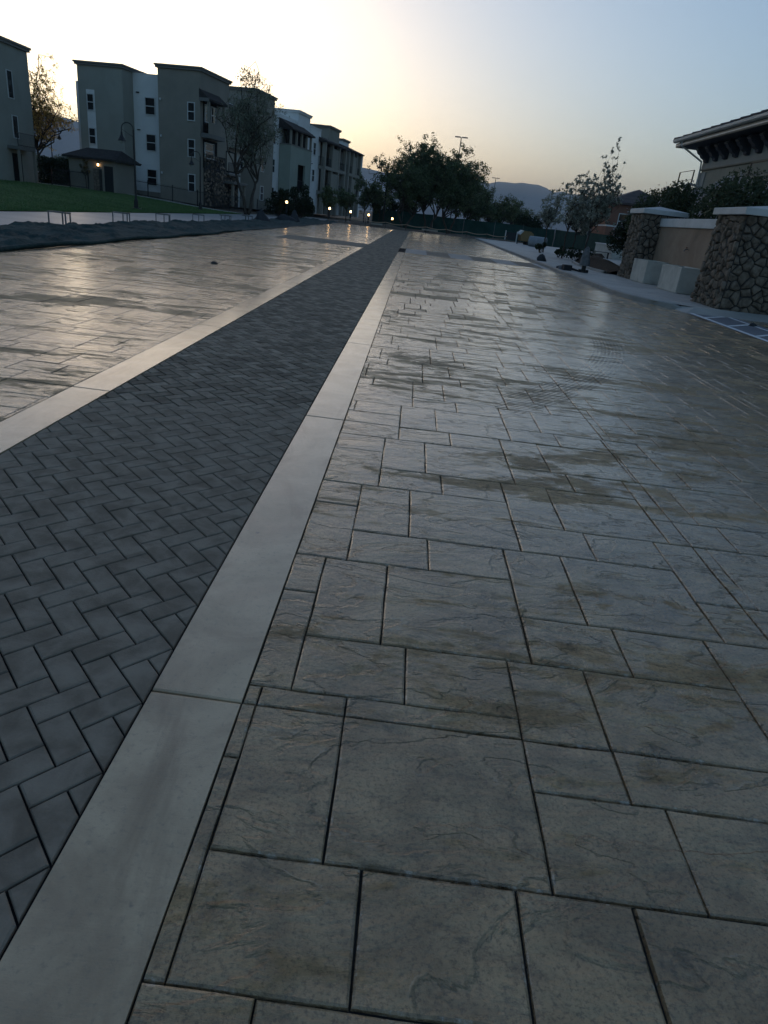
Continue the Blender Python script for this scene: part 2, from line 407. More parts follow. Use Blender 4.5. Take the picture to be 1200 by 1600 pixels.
def slab_geo(poly, gap, rims, seg=0, jit=0.0, tilt=0.0):
    """top face plus bevel rims of one stone; rims = [(inset, z), ...] from outside to top"""
    base = inset(poly, gap)
    if not base or area(base) < 2e-5: return None
    if sum(base[i][0] * base[(i + 1) % len(base)][1] - base[(i + 1) % len(base)][0] * base[i][1] for i in range(len(base))) < 0: base = base[::-1]
    cx = sum(p[0] for p in base) / len(base); cy = sum(p[1] for p in base) / len(base)
    if seg: base = rough_outline(base, seg, jit)
    n = len(base); tx, ty = rnd.gauss(0, tilt), rnd.gauss(0, tilt); dz = rnd.gauss(0, tilt * .12)
    rad = max(.02, min(math.hypot(p[0] - cx, p[1] - cy) for p in base))
    vs_ = []; fs = []
    for r, (ins, z) in enumerate(rims):
        for p in base:
            L = math.hypot(p[0] - cx, p[1] - cy) or 1e-6
            k = max(.3, 1 - ins * 1.25 / L)
            x, y = cx + (p[0] - cx) * k, cy + (p[1] - cy) * k
            vs_.append((x, y, z + ((x - cx) * tx + (y - cy) * ty + dz if r else 0)))
        if r:
            b = r * n; a = b - n
            fs += [(a + i, a + (i + 1) % n, b + (i + 1) % n, b + i) for i in range(n)]
    b = (len(rims) - 1) * n
    fs.append(tuple(b + i for i in range(n)))
    return vs_, fs, [1] * (len(fs) - 1) + [0]

def lay(name, polys, base_obj, mats, near, gap, rims_near, rims_far, seg=0, jit=0, tilt=0, minarea=1.2e-4, maxparts=300, frame=None):
    """the pieces that show largest become parts of their own, the rest one joined part"""
    polys = [p for p in polys if area(p) > minarea]
    polys.sort(key=near)
    rest = MB(); cnt = 0
    for p in polys:
        if cnt < maxparts:
            g = slab_geo(p, gap, rims_near, seg, jit, tilt)
            if not g: continue
            me = mesh(name, g[0], g[1], mats, g[2]); cnt += 1
            link(name, me, base_obj)
        else:
            g = slab_geo(p, gap * 2.2, rims_far, 0, 0, tilt)
            if g:
                b = len(rest.v); rest.v += g[0]; rest.f += [tuple(i + b for i in f) for f in g[1]]; rest.m += g[2]
    if rest.v:
        o = rest.build(name + '_field', mats, base_obj); o['kind'] = 'stuff'

# ashlar stamp: four stones on a slanting lattice
V1 = (.0965, .970); V2 = (.7755, -.640)
STONES = [[(0, .33), (.29, .33), (.29, .97), (0, .97)], [(.29, .33), (.872, .33), (.872, .97), (.29, .97)],
          [(0, 0), (.388, 0), (.388, .33), (0, .33)], [(.388, 0), (.7755, 0), (.7755, .33), (.388, .33)]]
BASE = (-.145, 2.80)
def ashlar(x0, x1, y0, y1, cuts_x=(), cuts_y=()):
    det = V1[0] * V2[1] - V1[1] * V2[0]; out = []
    ij = set()
    cor = [(x - BASE[0], y - BASE[1]) for x in (x0 - 1, x1 + 1) for y in (y0 - 1.2, y1 + 1.2)]
    A = [((c[0] * V2[1] - c[1] * V2[0]) / det, (V1[0] * c[1] - V1[1] * c[0]) / det) for c in cor]
    for i in range(int(min(a[0] for a in A)) - 1, int(max(a[0] for a in A)) + 2):
        for j in range(int(min(a[1] for a in A)) - 1, int(max(a[1] for a in A)) + 2):
            ox = BASE[0] + i * V1[0] + j * V2[0]; oy = BASE[1] + i * V1[1] + j * V2[1]
            if not (x0 - 1 < ox < x1 + 1 and y0 - 1.2 < oy < y1 + 1.2): continue
            for s in STONES:
                p = [(ox + a, oy + b) for a, b in s]
                for (nx, ny, c) in ((-1, 0, -x0), (1, 0, x1), (0, -1, -y0), (0, 1, y1)):
                    if p: p = clip(p, nx, ny, c)
                ps = [p] if p else []
                for cx in cuts_x:
                    ps = [q for pp in ps for q in (clip(pp, 1, 0, cx - .001), clip(pp, -1, 0, -cx - .001)) if q]
                for cy in cuts_y:
                    ps = [q for pp in ps for q in (clip(pp, 0, 1, cy - .001), clip(pp, 0, -1, -cy - .001)) if q]
                out += ps
    return [[(x, y - .022 * x) for x, y in p] for p in out]

BXL, BXR = -2.235, -.685           # herringbone band
END_Y = 76.0                       # far end of the new paving
CB0, CB1 = 31.6, 35.6              # cross band
SAW = [1.735 + 3.33 * k for k in range(-1, 24)]
RIM_N = [(.0, -.013), (.0018, -.0035), (.0075, 0.0)]
RIM_F = [(.0, -.013), (.0055, 0.0)]
def near_view(p):
    x = sum(q[0] for q in p) / len(p); y = sum(q[1] for q in p) / len(p)
    a = abs(x + .05 * y) - (.62 * y + .45)                     # outside the cone of view: last
    return math.hypot(x, y) + (40 if a > 0 else 0)

# ------------------------------------------------------------------ the ground
def sheet(name, x0, x1, y0, y1, z, mat, kind='structure'):
    return tag(MB().add([(x0, y0, z), (x1, y0, z), (x1, y1, z), (x0, y1, z)], [(0, 1, 2, 3)]).build(name, mat), kind=kind)
sheet('ground', -9000, 9000, -400, 9000, -.16, M['dirt'])

pr = sheet('stamped_paving', -.39, 16.0, -1.0, END_Y, -.0115, M['joint'])
pl = sheet('stamped_paving', -8.1, BXL - .30, -1.0, END_Y, -.0115, M['joint'])
RX = 6.05
right_polys = ashlar(-.3835, RX, -.2, CB0, (1.72, 3.82), SAW) + ashlar(RX, 16, 3, 18.2, (), ()) + ashlar(RX, 7.1, 18.2, 21.6, (), ()) + ashlar(-.3835, RX, CB1, END_Y, (1.72, 3.82), ())
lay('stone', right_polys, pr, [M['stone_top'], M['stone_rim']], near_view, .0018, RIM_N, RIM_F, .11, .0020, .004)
left_polys = ashlar(-8.05, BXL - .302, -.2, CB0, (-4.64,), SAW) + ashlar(-8.05, BXL - .302, CB1, END_Y, (-4.64,), ())
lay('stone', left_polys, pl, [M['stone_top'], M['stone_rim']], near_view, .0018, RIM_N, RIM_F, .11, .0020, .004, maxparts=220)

# concrete border strips, one slab between every two saw cuts
def border(x0, x1, name):
    root = sheet(name, x0, x1, -1, END_Y, -.02, M['joint'])
    ys = [y for y in SAW if y < END_Y] + [END_Y]
    for a, b in zip(ys[:-1], ys[1:]):
        if a < CB1 and b > CB0: segs = [(a, min(b, CB0)), (max(a, CB1), b)]
        else: segs = [(a, b)]
        for s0, s1 in segs:
            if s1 - s0 < .1: continue
            xc = (x0 + x1) / 2
            g = slab_geo([(x0, s0 - .022 * xc + .005), (x1, s0 - .022 * xc - .005), (x1, s1 - .022 * xc - .005), (x0, s1 - .022 * xc + .005)], .002, [(0, -.03), (.002, -.003), (.008, 0)])
            link('slab', mesh('slab', g[0], g[1], [M['border'], M['border']], g[2]), root)
border(BXR, -.385, 'border_strip'); border(BXL - .30, BXL, 'border_strip')

# herringbone band: brick lattice at 45 degrees, cut along both borders
PIT = .0947
def herring():
    A0, B0 = .315, 2.05; q = math.sqrt(.5); out = []
    V_ = [(0, -2), (1, -2), (1, 0), (0, 0)]; H_ = [(1, -1), (3, -1), (3, 0), (1, 0)]
    for i in range(-60, 640):
        for j in range(-260, 260):
            # lattice (1,-1) and (2,2)
            la, lb = i * 2 + j, i * 2 - j
            a = A0 + la * PIT; b = B0 + lb * PIT
            x = (a - b) * q; y = (a + b) * q * 1.10
            if x < BXL - .4 or x > BXR + .4 or y < .4 or y > END_Y + .3: continue
            for s in (V_, H_):
                p = [((A0 + (la + u) * PIT - B0 - (lb + v_) * PIT) * q, (A0 + (la + u) * PIT + B0 + (lb + v_) * PIT) * q * 1.10) for u, v_ in s]
                for (nx, ny, c) in ((-1, 0, -BXL - .004), (1, 0, BXR - .004), (0, 1, END_Y)):
                    if p: p = clip(p, nx, ny, c)
                if p: out.append(p)
    return out
hb = sheet('herringbone_band', BXL, BXR, -1, END_Y, -.012, M['sand'])
lay('paver', herring(), hb, [M['paver'], M['paver']], near_view, .0026, [(0, -.014), (.0008, -.005), (.0060, -.001)], [(0, -.012), (.0055, -.001)], 0, 0, .006, 6e-4)

# cross band: dark and pale squares on the right, one dark course on the left
cb = sheet('cross_band', -8.1, RX, CB0, CB1, -.012, M['sand'])
sq = [(-.385, .60, 'panel'), (.60, 1.66, 'paver'), (1.66, 2.67, 'panel'), (2.67, 3.72, 'paver'), (3.72, 4.72, 'panel'), (4.72, 5.78, 'paver'), (5.78, RX, 'walk'),
      (-4.25, BXL, 'paver'), (-6.25, -4.25, 'paver'), (-8.05, -6.25, 'border')]
for x0, x1, m in sq:
    g = slab_geo([(x0, CB0), (x1, CB0), (x1, CB1), (x0, CB1)], .004, [(0, -.02), (.002, -.003), (.008, 0)])
    link('panel', mesh('panel', g[0], g[1], [M[m], M[m]], g[2]), cb)

# right: kerb, raised walk, asphalt-free margin
kb = MB()
KP = [(7.30, 18.6), (6.95, 18.9), (6.55, 19.5), (6.28, 20.2), (6.14, 21.0), (6.08, 22.0)] + [(6.06, y) for y in np.arange(25.33, END_Y + 1, 3.33)]
ktop = .125
root = tag(MB().build('kerb', M['kerb']), kind='structure')
for i in range(len(KP) - 1):
    (xa, ya), (xb, yb) = KP[i], KP[i + 1]
    d = Vector((xb - xa, yb - ya, 0)).normalized(); n_ = Vector((d.y, -d.x, 0))
    g0 = .004 if yb - ya > 2 else 0
    za = .015 if i == 0 else ktop
    m = MB(); rows = []
    for (x, y, zt) in ((xa + d.x * g0, ya + d.y * g0, za), (xb, yb, ktop)):
        p = Vector((x, y, 0))
        rows += [p + Vector((0, 0, -.1)), p + n_ * .012 + Vector((0, 0, zt - .02)), p + n_ * .032 + Vector((0, 0, zt)), p + n_ * .16 + Vector((0, 0, zt)), p + n_ * .16 + Vector((0, 0, -.1))]
    m.add(rows, [(0, 1, 6, 5), (1, 2, 7, 6), (2, 3, 8, 7), (3, 4, 9, 8), (0, 4, 3, 2, 1), (5, 6, 7, 8, 9)])
    m.build('kerb_block', M['kerb'], root)
walk = [(x + .15, y) for x, y in KP]
m = MB(); n = len(walk)
m.add([(x, y, .118) for x, y in walk] + [(30, y, .118) for x, y in walk], [(i, i + n, i + n + 1, i + 1) for i in range(n - 1)])
# flush part by the marked bay
m.add([(7.45, 18.6, .118), (16, 18.6, .118), (16, 18.0, -.004), (7.0, 18.0, -.004), (7.0, 18.75, .0), (7.2, 18.9, .1)], [(0, 3, 2, 1), (0, 4, 3), (0, 5, 4)])
tag(m.build('sidewalk', M['walk']), kind='structure')
# joints of the walk are real slabs in the near part
sw = bpy.data.objects['sidewalk']
for yy in np.arange(19.3, 40, 1.66):
    for (xa, xb) in ((6.55 if yy < 20.5 else 6.26, 7.35), (7.36, 8.5)):
        g = slab_geo([(xa, yy), (xb, yy), (xb, yy + 1.65), (xa, yy + 1.65)], .004, [(0, .115), (.006, .124)])
        link('slab', mesh('slab', g[0], g[1], [M['walk'], M['walk']], g[2]), sw)

# white-lined bay beside the pillar
mk = sheet('marked_bay', 7.02, 8.35, 8.0, 18.2, .006, M['mark_blue'])
def stripe(p, q, wd, z=.011):
    d = Vector((q[0] - p[0], q[1] - p[1], 0)).normalized(); n_ = Vector((-d.y, d.x, 0)) * wd / 2
    P, Q = Vector((*p, z)), Vector((*q, z)); dn = Vector((0, 0, -.004))
    MB().add([P - n_, Q - n_, Q + n_, P + n_, P - n_ + dn, Q - n_ + dn, Q + n_ + dn, P + n_ + dn],
             [(0, 1, 2, 3), (0, 4, 5, 1), (1, 5, 6, 2), (2, 6, 7, 3), (3, 7, 4, 0)]).build('painted_line', M['mark'], mk)
stripe((7.20, 18.9), (6.98, 8.0), .11); stripe((8.16, 18.1), (7.80, 8.0), .07)
for k in range(7):
    y = 17.3 - k * 1.42; stripe((7.23 - .02 * k, y), (8.08 - .035 * k, y + .85), .085)

# left: plaza behind the tarp, raised lawn, planting strip in front of the buildings
sheet('plaza', -15.6, -8.1, -1, 90, -.006, M['plaza'])
lx = np.concatenate([np.linspace(-15.6, -30, 25), np.linspace(-32, -120, 12)]); ly = np.linspace(4, 66, 32)
tag(grid('lawn', lx[::-1], ly, lambda X, Y: gz(X, Y) + .012 + .02 * fbm(X, Y, 3, 3, .5), M['lawn']), kind='structure')
tag(grid('planting_strip', np.linspace(-130, -15.6, 40), np.linspace(66, 150, 20), lambda X, Y: gz(X, Y) - .02 + .03 * fbm(X, Y, 5, 3, .9), M['dirt']), kind='structure')
m = MB(); vs_ = []
for x in np.linspace(-15.6, -60, 30): z = float(gz(x, 66)) + .05; vs_ += [(x, 65.4, z), (x, 66.6, z), (x, 66.6, z - .2), (x, 65.4, z - .2)]
m.add(vs_, [f for i in range(29) for f in ((4*i, 4*i+1, 4*i+5, 4*i+4), (4*i+1, 4*i+2, 4*i+6, 4*i+5), (4*i+3, 4*i, 4*i+4, 4*i+7))])
tag(m.build('lawn_path', M['walk']), kind='structure')
def blades(name, n, region, h, mat):
    x, y = region(n); z = gz(x, y) + .012
    t = rng.uniform(0, 6.28, n); hh = h * rng.uniform(.5, 1.3, n); wd = .008 + .012 * rng.random(n)
    lean = rng.normal(0, .35, (n, 2)) * hh[:, None]
    V = np.zeros((n, 3, 3))
    V[:, 0] = np.c_[x + np.cos(t) * wd, y + np.sin(t) * wd, z]; V[:, 1] = np.c_[x - np.cos(t) * wd, y - np.sin(t) * wd, z]
    V[:, 2] = np.c_[x + lean[:, 0], y + lean[:, 1], z + hh]
    return raw(name, V.reshape(-1, 3), np.arange(3 * n), 3, mat)
def raw(name, V, idx, k, mat):
    me = bpy.data.meshes.new(name); nf = len(idx) // k
    me.vertices.add(len(V)); me.vertices.foreach_set('co', np.asarray(V, np.float32).ravel())
    me.loops.add(len(idx)); me.loops.foreach_set('vertex_index', np.asarray(idx, np.int32))
    me.polygons.add(nf); me.polygons.foreach_set('loop_start', np.arange(nf, dtype=np.int32) * k)
    me.materials.append(mat); me.update(calc_edges=True); return me
def lawn_region(n):
    u = rng.random(n); return -15.62 - 30 * u ** 1.8, rng.uniform(20, 65.5, n)
tag(link('grass', blades('grass', 90000, lawn_region, .06, M['grass'])), kind='stuff')

# ------------------------------------------------------------------ far mountains
def ridge(name, pts, dist, depth, seed, mat):
    """pts: (azimuth deg, elevation deg) of the skyline"""
    az = np.radians(np.linspace(pts[0][0], pts[-1][0], 240)); el = np.interp(np.degrees(az), [p[0] for p in pts], [p[1] for p in pts])
    g = np.random.default_rng(seed); rows = 14; V = []
    nz = fbm(az * 60, az * 0, seed, 5, 1.0)
    for r in range(rows):
        t = r / (rows - 1); dd = dist - depth * (1 - t)
        hh = dist * np.tan(np.radians(el)) * (1 + .03 * nz + .035 * fbm(az * 260, az * 0, seed + 5, 4, 1.0))
        n2 = fbm(az * 90 + r * .25, az * 0 + r * .9, seed + 1, 4, 1.0)
        z = hh * (t ** 1.25) * (1 + .16 * n2 * (1 - t) * 1.2) - 3 * (1 - t)
        V.append(np.c_[np.sin(az) * (dd + 60 * n2), np.cos(az) * (dd + 60 * n2), z])
    V.append(np.c_[np.sin(az) * (dist + depth), np.cos(az) * (dist + depth), z * 0 - 3])
    V = np.concatenate(V); n_ = 240
    fs = [(j * n_ + i, j * n_ + i + 1, (j + 1) * n_ + i + 1, (j + 1) * n_ + i) for j in range(rows) for i in range(n_ - 1)]
    return tag(fix_normals(link(name, mesh(name, V, fs, mat, None, True))), kind='structure')
ridge('mountains', [(-75, 1.6), (-60, 2.3), (-45, 3.0), (-34, 3.5), (-29, 3.75), (-25, 3.4), (-18, 3.6), (-12, 3.0), (-5, 2.9), (0, 2.6), (4.3, 2.75), (6, 3.0), (7.8, 3.12), (9.2, 3.0), (9.8, 2.8), (11, 2.85), (13, 2.5),
                    (15, 2.3), (17, 2.1), (21, 1.7), (30, 1.5), (45, 1.7), (70, 1.2)], 5200, 1500, 11, M['rock'])

# ------------------------------------------------------------------ trees and shrubs
def leaf_mesh(name, pts, size, mat, droop=.3, aspect=.45):
    n = len(pts); pts = np.asarray(pts)
    d = rng.normal(0, 1, (n, 3)); d[:, 2] -= droop; d /= np.linalg.norm(d, axis=1)[:, None]
    e = np.cross(d, rng.normal(0, 1, (n, 3))); e /= np.linalg.norm(e, axis=1)[:, None]
    L = size * rng.uniform(.6, 1.4, n)[:, None]; W = L * aspect
    V = np.stack([pts - d * L / 2, pts + e * W / 2, pts + d * L / 2, pts - e * W / 2], 1)
    return raw(name, V.reshape(-1, 3), np.arange(4 * n), 4, mat)
def tree(name, label, cat, loc, trunks, fork, crown, levels, leaves, lsize, mat, r0, group=None, trunk_spread=.15, spread=.5, twig_leaf=.35, up=.3, lean=(0, 0), droop=.3, gap=0.0, skip_top=None, bark='bark'):
    """crown = (cx, cy, z0, z1, rx, ry); limbs reach for points spread through that volume"""
    cx, cy, z0, z1, rx, ry = crown
    root = empty(name, loc, label, cat, group)
    mb = MB(); mb.smooth = True; tips = []
    nl, ns, nt_ = levels
    gs = rnd.randint(0, 9999)
    def cpoint(shell):
        while True:
            u = [rnd.uniform(-1, 1) for _ in range(3)]; q = math.sqrt(sum(x * x for x in u))
            if q > 1 or q < shell: continue
            if u[2] < -.75 and rnd.random() < .6: continue
            s = 1 - .25 * max(0, u[2]) if skip_top is None else 1 - skip_top * max(0, u[2])
            a = math.atan2(u[1], u[0]); s *= 1 + .22 * math.sin(3 * a + gs) + .12 * math.sin(5 * a + gs * 2 + u[2] * 3)
            return Vector((cx + u[0] * rx * s, cy + u[1] * ry * s, (z0 + z1) / 2 + u[2] * (z1 - z0) / 2))
    def branch(p, q, ra, rb, n=5, wob=.06, sides=5):
        L = (q - p).length; pts = []
        for i in range(n + 1):
            t = i / n; b = p.lerp(q, t) + Vector((0, 0, up * L * t * (1 - t)))
            if 0 < i < n: b += Vector((rnd.gauss(0, wob), rnd.gauss(0, wob), rnd.gauss(0, wob * .6))) * L
            pts.append(b)
        mb.tube(pts, [ra + (rb - ra) * i / n for i in range(n + 1)], sides)
        return pts
    for k in range(trunks):
        a = 2 * math.pi * k / trunks + rnd.random(); bx, by = (math.cos(a) * .12, math.sin(a) * .12) if trunks > 1 else (0, 0)
        f = Vector((bx + lean[0] + math.cos(a) * trunk_spread * (trunks > 1), by + lean[1] + math.sin(a) * trunk_spread * (trunks > 1), fork * rnd.uniform(.85, 1.1)))
        tr = branch(Vector((bx, by, -.1)), f, r0 * 1.15, r0 * .72, 6, .018, 8)
        for i in range(max(1, nl // trunks)):
            st = tr[rnd.choice((-1, -1, -1, -2))]
            q = cpoint(.35)
            lb = branch(st, q, r0 * .55, r0 * .14, 6, .05, 6)
            for j in range(ns):
                s0 = lb[rnd.randint(2, 6)]
                q2 = cpoint(.2); q2 = s0 + (q2 - s0) * min(1, rnd.uniform(.35, 1.0) * spread * max(rx, z1 - z0) / max((q2 - s0).length, .01))
                sb = branch(s0, q2, r0 * .16, r0 * .05, 4, .06, 4)
                for t in range(nt_):
                    s1 = sb[rnd.randint(1, 4)]
                    dv = Vector((rnd.gauss(0, 1), rnd.gauss(0, 1), rnd.gauss(.25, .8))).normalized() * rnd.uniform(.3, 1.0) * spread * .45 * max(rx, .5)
                    tb = branch(s1, s1 + dv, max(r0 * .05, .006), max(r0 * .02, .004), 2, .05, 3)
                    tips += [(s1, s1 + dv)] * 1
    me = mb.me('trunk', M[bark]); link('trunk', me, root)
    if leaves and tips:
        idx = rng.integers(0, len(tips), leaves); t = rng.random(leaves) ** .7
        A = np.array([[*a] for a, b in tips]); B = np.array([[*b] for a, b in tips])
        keep = rng.random(len(tips)) > gap
        idx = idx[keep[idx]]; t = t[:len(idx)]
        P = A[idx] + (B[idx] - A[idx]) * t[:, None] * 1.15 + rng.normal(0, twig_leaf * .5, (len(idx), 3))
        link('crown', leaf_mesh('crown', P, lsize, mat, droop), root)
    return root
def shrub(name, label, loc, rx, ry, h, n, lsize, mat, group=None, cat='shrub', flowers=0, z0=.1, lumps=9, label_part=None):
    root = empty(name, loc, label, cat, group)
    C = [(rnd.uniform(-.72, .72) * rx, rnd.uniform(-.72, .72) * ry, z0 + (h - z0) * rnd.uniform(.25, .78), rnd.uniform(.28, .5)) for _ in range(lumps)]
    P = []; Fl = []
    for cx, cy, cz, s in C:
        m_ = n // lumps
        d = rng.normal(0, 1, (m_, 3)); d /= np.linalg.norm(d, axis=1)[:, None]
        r = (rng.random(m_) ** .33)[:, None]
        q = d * r * np.array([rx, ry, (h - z0) * .62]) * s + np.array([cx, cy, cz]); P.append(q)
        if flowers:
            o = d[:flowers // lumps]; o = o * np.array([rx, ry, (h - z0) * .62]) * s * 1.03 + np.array([cx, cy, cz]); Fl.append(o)
    P = np.concatenate(P); P = P[P[:, 2] > .02]
    mb = MB(); mb.smooth = True
    for cx, cy, cz, s in C:
        mb.tube([(cx * .15, cy * .15, -.05), (cx * .5, cy * .5, cz * .55), (cx, cy, cz)], [.03, .02, .008], 4)
    mb.build('stem', M['bark'], root)
    link('crown', leaf_mesh('crown', P, lsize, mat, 0, .55), root)
    if flowers:
        Fl = np.concatenate(Fl); Fl = Fl[Fl[:, 2] > h * .25]
        K = np.repeat(Fl, 9, 0) + rng.normal(0, .06, (len(Fl) * 9, 3))
        link('blossom', leaf_mesh('blossom', K, .07, M['petal'], 0, .8), root)
    return root

# ------------------------------------------------------------------ building kit (local frame: x to the road, y away, z up)
K = 1.153
def hz(z): return EYE + (z - EYE) * K
def window(root, c, wd, ht, face, frame='trim', rail=True, glow=None):
    """face '-y': on a wall looking back at the camera; '+x': on a wall looking at the road"""
    x, y, z = c
    def bx(m, a0, a1, d0, d1, z0, z1):
        if face == '-y': m.box(x + a0, x + a1, y - d1, y - d0, z + z0, z + z1)
        else: m.box(x + d0, x + d1, y + a0, y + a1, z + z0, z + z1)
    h2, w2, t = ht / 2, wd / 2, .07
    f = MB()
    bx(f, -w2 - t, -w2, 0, .07, -h2 - t, h2 + t); bx(f, w2, w2 + t, 0, .07, -h2 - t, h2 + t)
    bx(f, -w2, w2, 0, .068, h2, h2 + t); bx(f, -w2, w2, 0, .085, -h2 - t, -h2)
    if rail: bx(f, -w2, w2, .0, .055, -.035, .035)
    wf = f.build('window', M[frame], root)
    for a, b in ((-h2, -.035), (.035, h2)) if rail else ((-h2, h2),):
        p = MB(); bx(p, -w2, w2, .0, .03, a, b); p.build('pane', M['glass'], wf)
    return wf
def railing(root, p, q, z, h=1.0):
    m = MB(); P, Q = Vector(p), Vector(q); L = (Q - P).length; n = max(2, int(L / .13))
    for zz in (z + .08, z + h): m.tube([(P.x, P.y, zz), (Q.x, Q.y, zz)], .028, 4)
    for i in range(n + 1):
        a = P.lerp(Q, i / n); m.tube([(a.x, a.y, z), (a.x, a.y, z + h)], .03 if i in (0, n) else .011, 4)
    return m.build('railing', M['black'], root)
def parapet(root, x0, x1, y0, y1, z, mat='cornice', o=.16, h=.30):
    m = MB(); m.box(x0 - o, x1 + o, y0 - o, y1 + o, z, z + h * .55); m.box(x0 - o * 1.5, x1 + o * 1.5, y0 - o * 1.5, y1 + o * 1.5, z + h * .55, z + h)
    return m.build('parapet_cap', M[mat], root)
def mass(root, name, mat, u0, u1, v0, v1, z1, cap=True, z0=.3, capmat='cornice'):
    z = hz(z1)
    part(name, M[mat], root, (v0 * K, v1 * K, u0 * K, u1 * K, z0, z - (.28 if cap else 0)))
    if cap: parapet(root, v0 * K, v1 * K, u0 * K, u1 * K, z - .28, capmat)
def shed_roof(root, u0, u1, v0, v1, z0, z1, mat='shingle'):
    """sloping roof from the wall (v0, z1) down to the eave (v1, z0)"""
    a, b = (v0 * K, hz(z1)), (v1 * K, hz(z0)); m = MB()
    m.prism([(a[0], a[1]), (b[0], b[1]), (b[0], b[1] - .16), (a[0], b[1] - .16)], 'y', u0 * K, u1 * K)
    return fix_normals(m.build('roof', M[mat], root))

O2 = at(313, 210, 59.0 * K); O2.z = 0
b2 = empty('apartment_building', O2, 'long three storey apartment building of brown, white and green blocks with balconies behind the lawn', 'building', None, R(-10))
# far-left olive block with a column of windows
mass(b2, 'olive_wing', 'olive', -.3, 9, -10.15, -6.32, 9.6)
part('white_infill', M['white'], b2, (-9.45 * K, -8.75 * K, -.33 * K, -.28 * K, hz(3.6), hz(7.75)))
for z in (6.9, 4.55): window(b2, (-9.1 * K, -.33 * K, hz(z)), .5 * K, 1.05 * K, '-y')
part('white_wing', M['white'], b2, (-6.32 * K, -3.55 * K, 1.2 * K, 12 * K, .9, hz(9.25)))
part('plinth', M['brown'], b2, (-6.34 * K, -3.53 * K, 1.18 * K, 3 * K, .2, .92))
parapet(b2, -6.3 * K, -3.6 * K, 1.22 * K, 12 * K, hz(9.25), 'white', .03, .12)
for z in (7.16, 4.6, 2.06): window(b2, (-4.87 * K, 1.2 * K, hz(z)), .78 * K, 1.12 * K, '-y')
for z in (8.0, 5.4, 2.9): part('vent_hood', M['black'], b2, (-6.05 * K, -5.8 * K, 1.12 * K, 1.2 * K, hz(z), hz(z + .08)))
# dark tower with stone base and bay
mass(b2, 'dark_tower', 'brown', 0, 5.15, -3.5, 0, 9.9)
for z in (6.95, 4.45, 2.0): window(b2, (-.74 * K, 0, hz(z)), .5 * K, 1.15 * K, '-y')
for z in (7.5, 5.0, 2.4):
    m = MB(); m.lathe([(.05, hz(z)), (.09, hz(z) + .05), (.09, hz(z) + .16), (.04, hz(z) + .2)], 8, (-3.3 * K, -.08)); m.build('wall_light', M['trim'], b2)
# stone facing round the ground floor: uneven stones proud of a backing
sf = part('stone_base', M['mortar'], b2, (0, .10, .55 * K, 7.1 * K, .3, hz(3.0)), (.0, .10, .55 * K, 4.4 * K, hz(3.0), hz(4.2)))
sm = MB()
for i in range(520):
    y = rnd.uniform(.6 * K, 7.0 * K); z = rnd.uniform(.35, hz(4.1))
    if z > hz(2.9) and y > 4.3 * K: continue
    a, b = rnd.uniform(.12, .26), rnd.uniform(.09, .17); t = [rnd.uniform(.8, 1.15) for _ in range(6)]
    ring = [(y + a * t[k] * math.cos(k * 1.047), z + b * t[k] * math.sin(k * 1.047)) for k in range(6)]
    d = rnd.uniform(.12, .19); n = len(sm.v)
    sm.add([(.09, *p) for p in ring] + [(d, y + (p[0] - y) * .7, z + (p[1] - z) * .7) for p in ring], [tuple(range(6, 12))] + [(k, (k + 1) % 6, (k + 1) % 6 + 6, k + 6) for k in range(6)])
tag(sm.build('facing_stone', M['field'], b2), kind='stuff')
# bay window, hood and juliet balconies on the tower
shed_roof(b2, -.1, 3.3, -.05, .75, 7.95, 8.55)
part('hood_end', M['cornice'], b2, (.0, .8 * K, -.16 * K, -.1 * K, hz(7.72), hz(7.95)))
for bx_ in ((.01, .05, .45 * K, 2.75 * K, hz(5.7), hz(7.8)), (.01, .05, .45 * K, 2.9 * K, hz(3.2), hz(5.2)), (.01, .05, 4.65 * K, 6.75 * K, hz(3.2), hz(4.8))): part('opening', M['void'], b2, bx_)
part('balcony_floor', M['cornice'], b2, (.0, .7 * K, .1 * K, 2.95 * K, hz(5.3), hz(5.6)))
part('balcony_panel', M['brown'], b2, (.62 * K, .7 * K, .12 * K, 2.93 * K, hz(5.6), hz(6.4)))
for a in (.1, 2.8): part('post', M['brown'], b2, (.5 * K, .7 * K, a * K, (a + .16) * K, hz(6.4), hz(7.75)))
window(b2, (.06, 1.05 * K, hz(7.0)), .75 * K, 1.1 * K, '+x'); window(b2, (.06, 2.1 * K, hz(7.0)), .75 * K, 1.1 * K, '+x')
window(b2, (.06, 1.4 * K, hz(4.45)), 1.5 * K, 1.0 * K, '+x')
part('flat_wall', M['sandstucco'], b2, (.0, .06, 4.72 * K, 6.2 * K, hz(3.3), hz(4.7)))
railing(b2, (.3, .45 * K, 0), (.3, 2.9 * K, 0), hz(3.1), .85); railing(b2, (.3, 4.65 * K, 0), (.3, 6.8 * K, 0), hz(3.1), .95)
part('balcony_floor', M['cornice'], b2, (.0, .4, 4.6 * K, 6.9 * K, hz(2.95), hz(3.1)))
part('entry_canopy', M['cornice'], b2, (.0, 1.1, 4.2 * K, 7.2 * K, hz(2.3), hz(2.5)))
part('entry', M['void'], b2, (.11, .14, 4.6 * K, 6.6 * K, .45, hz(2.2)))
part('ground_window', M['void'], b2, (.11, .14, 1.1 * K, 2.1 * K, hz(1.2), hz(2.3)))
for a in (4.4, 6.75): part('post', M['brown'], b2, (.75, .95, a * K, (a + .25) * K, .4, hz(2.3)))
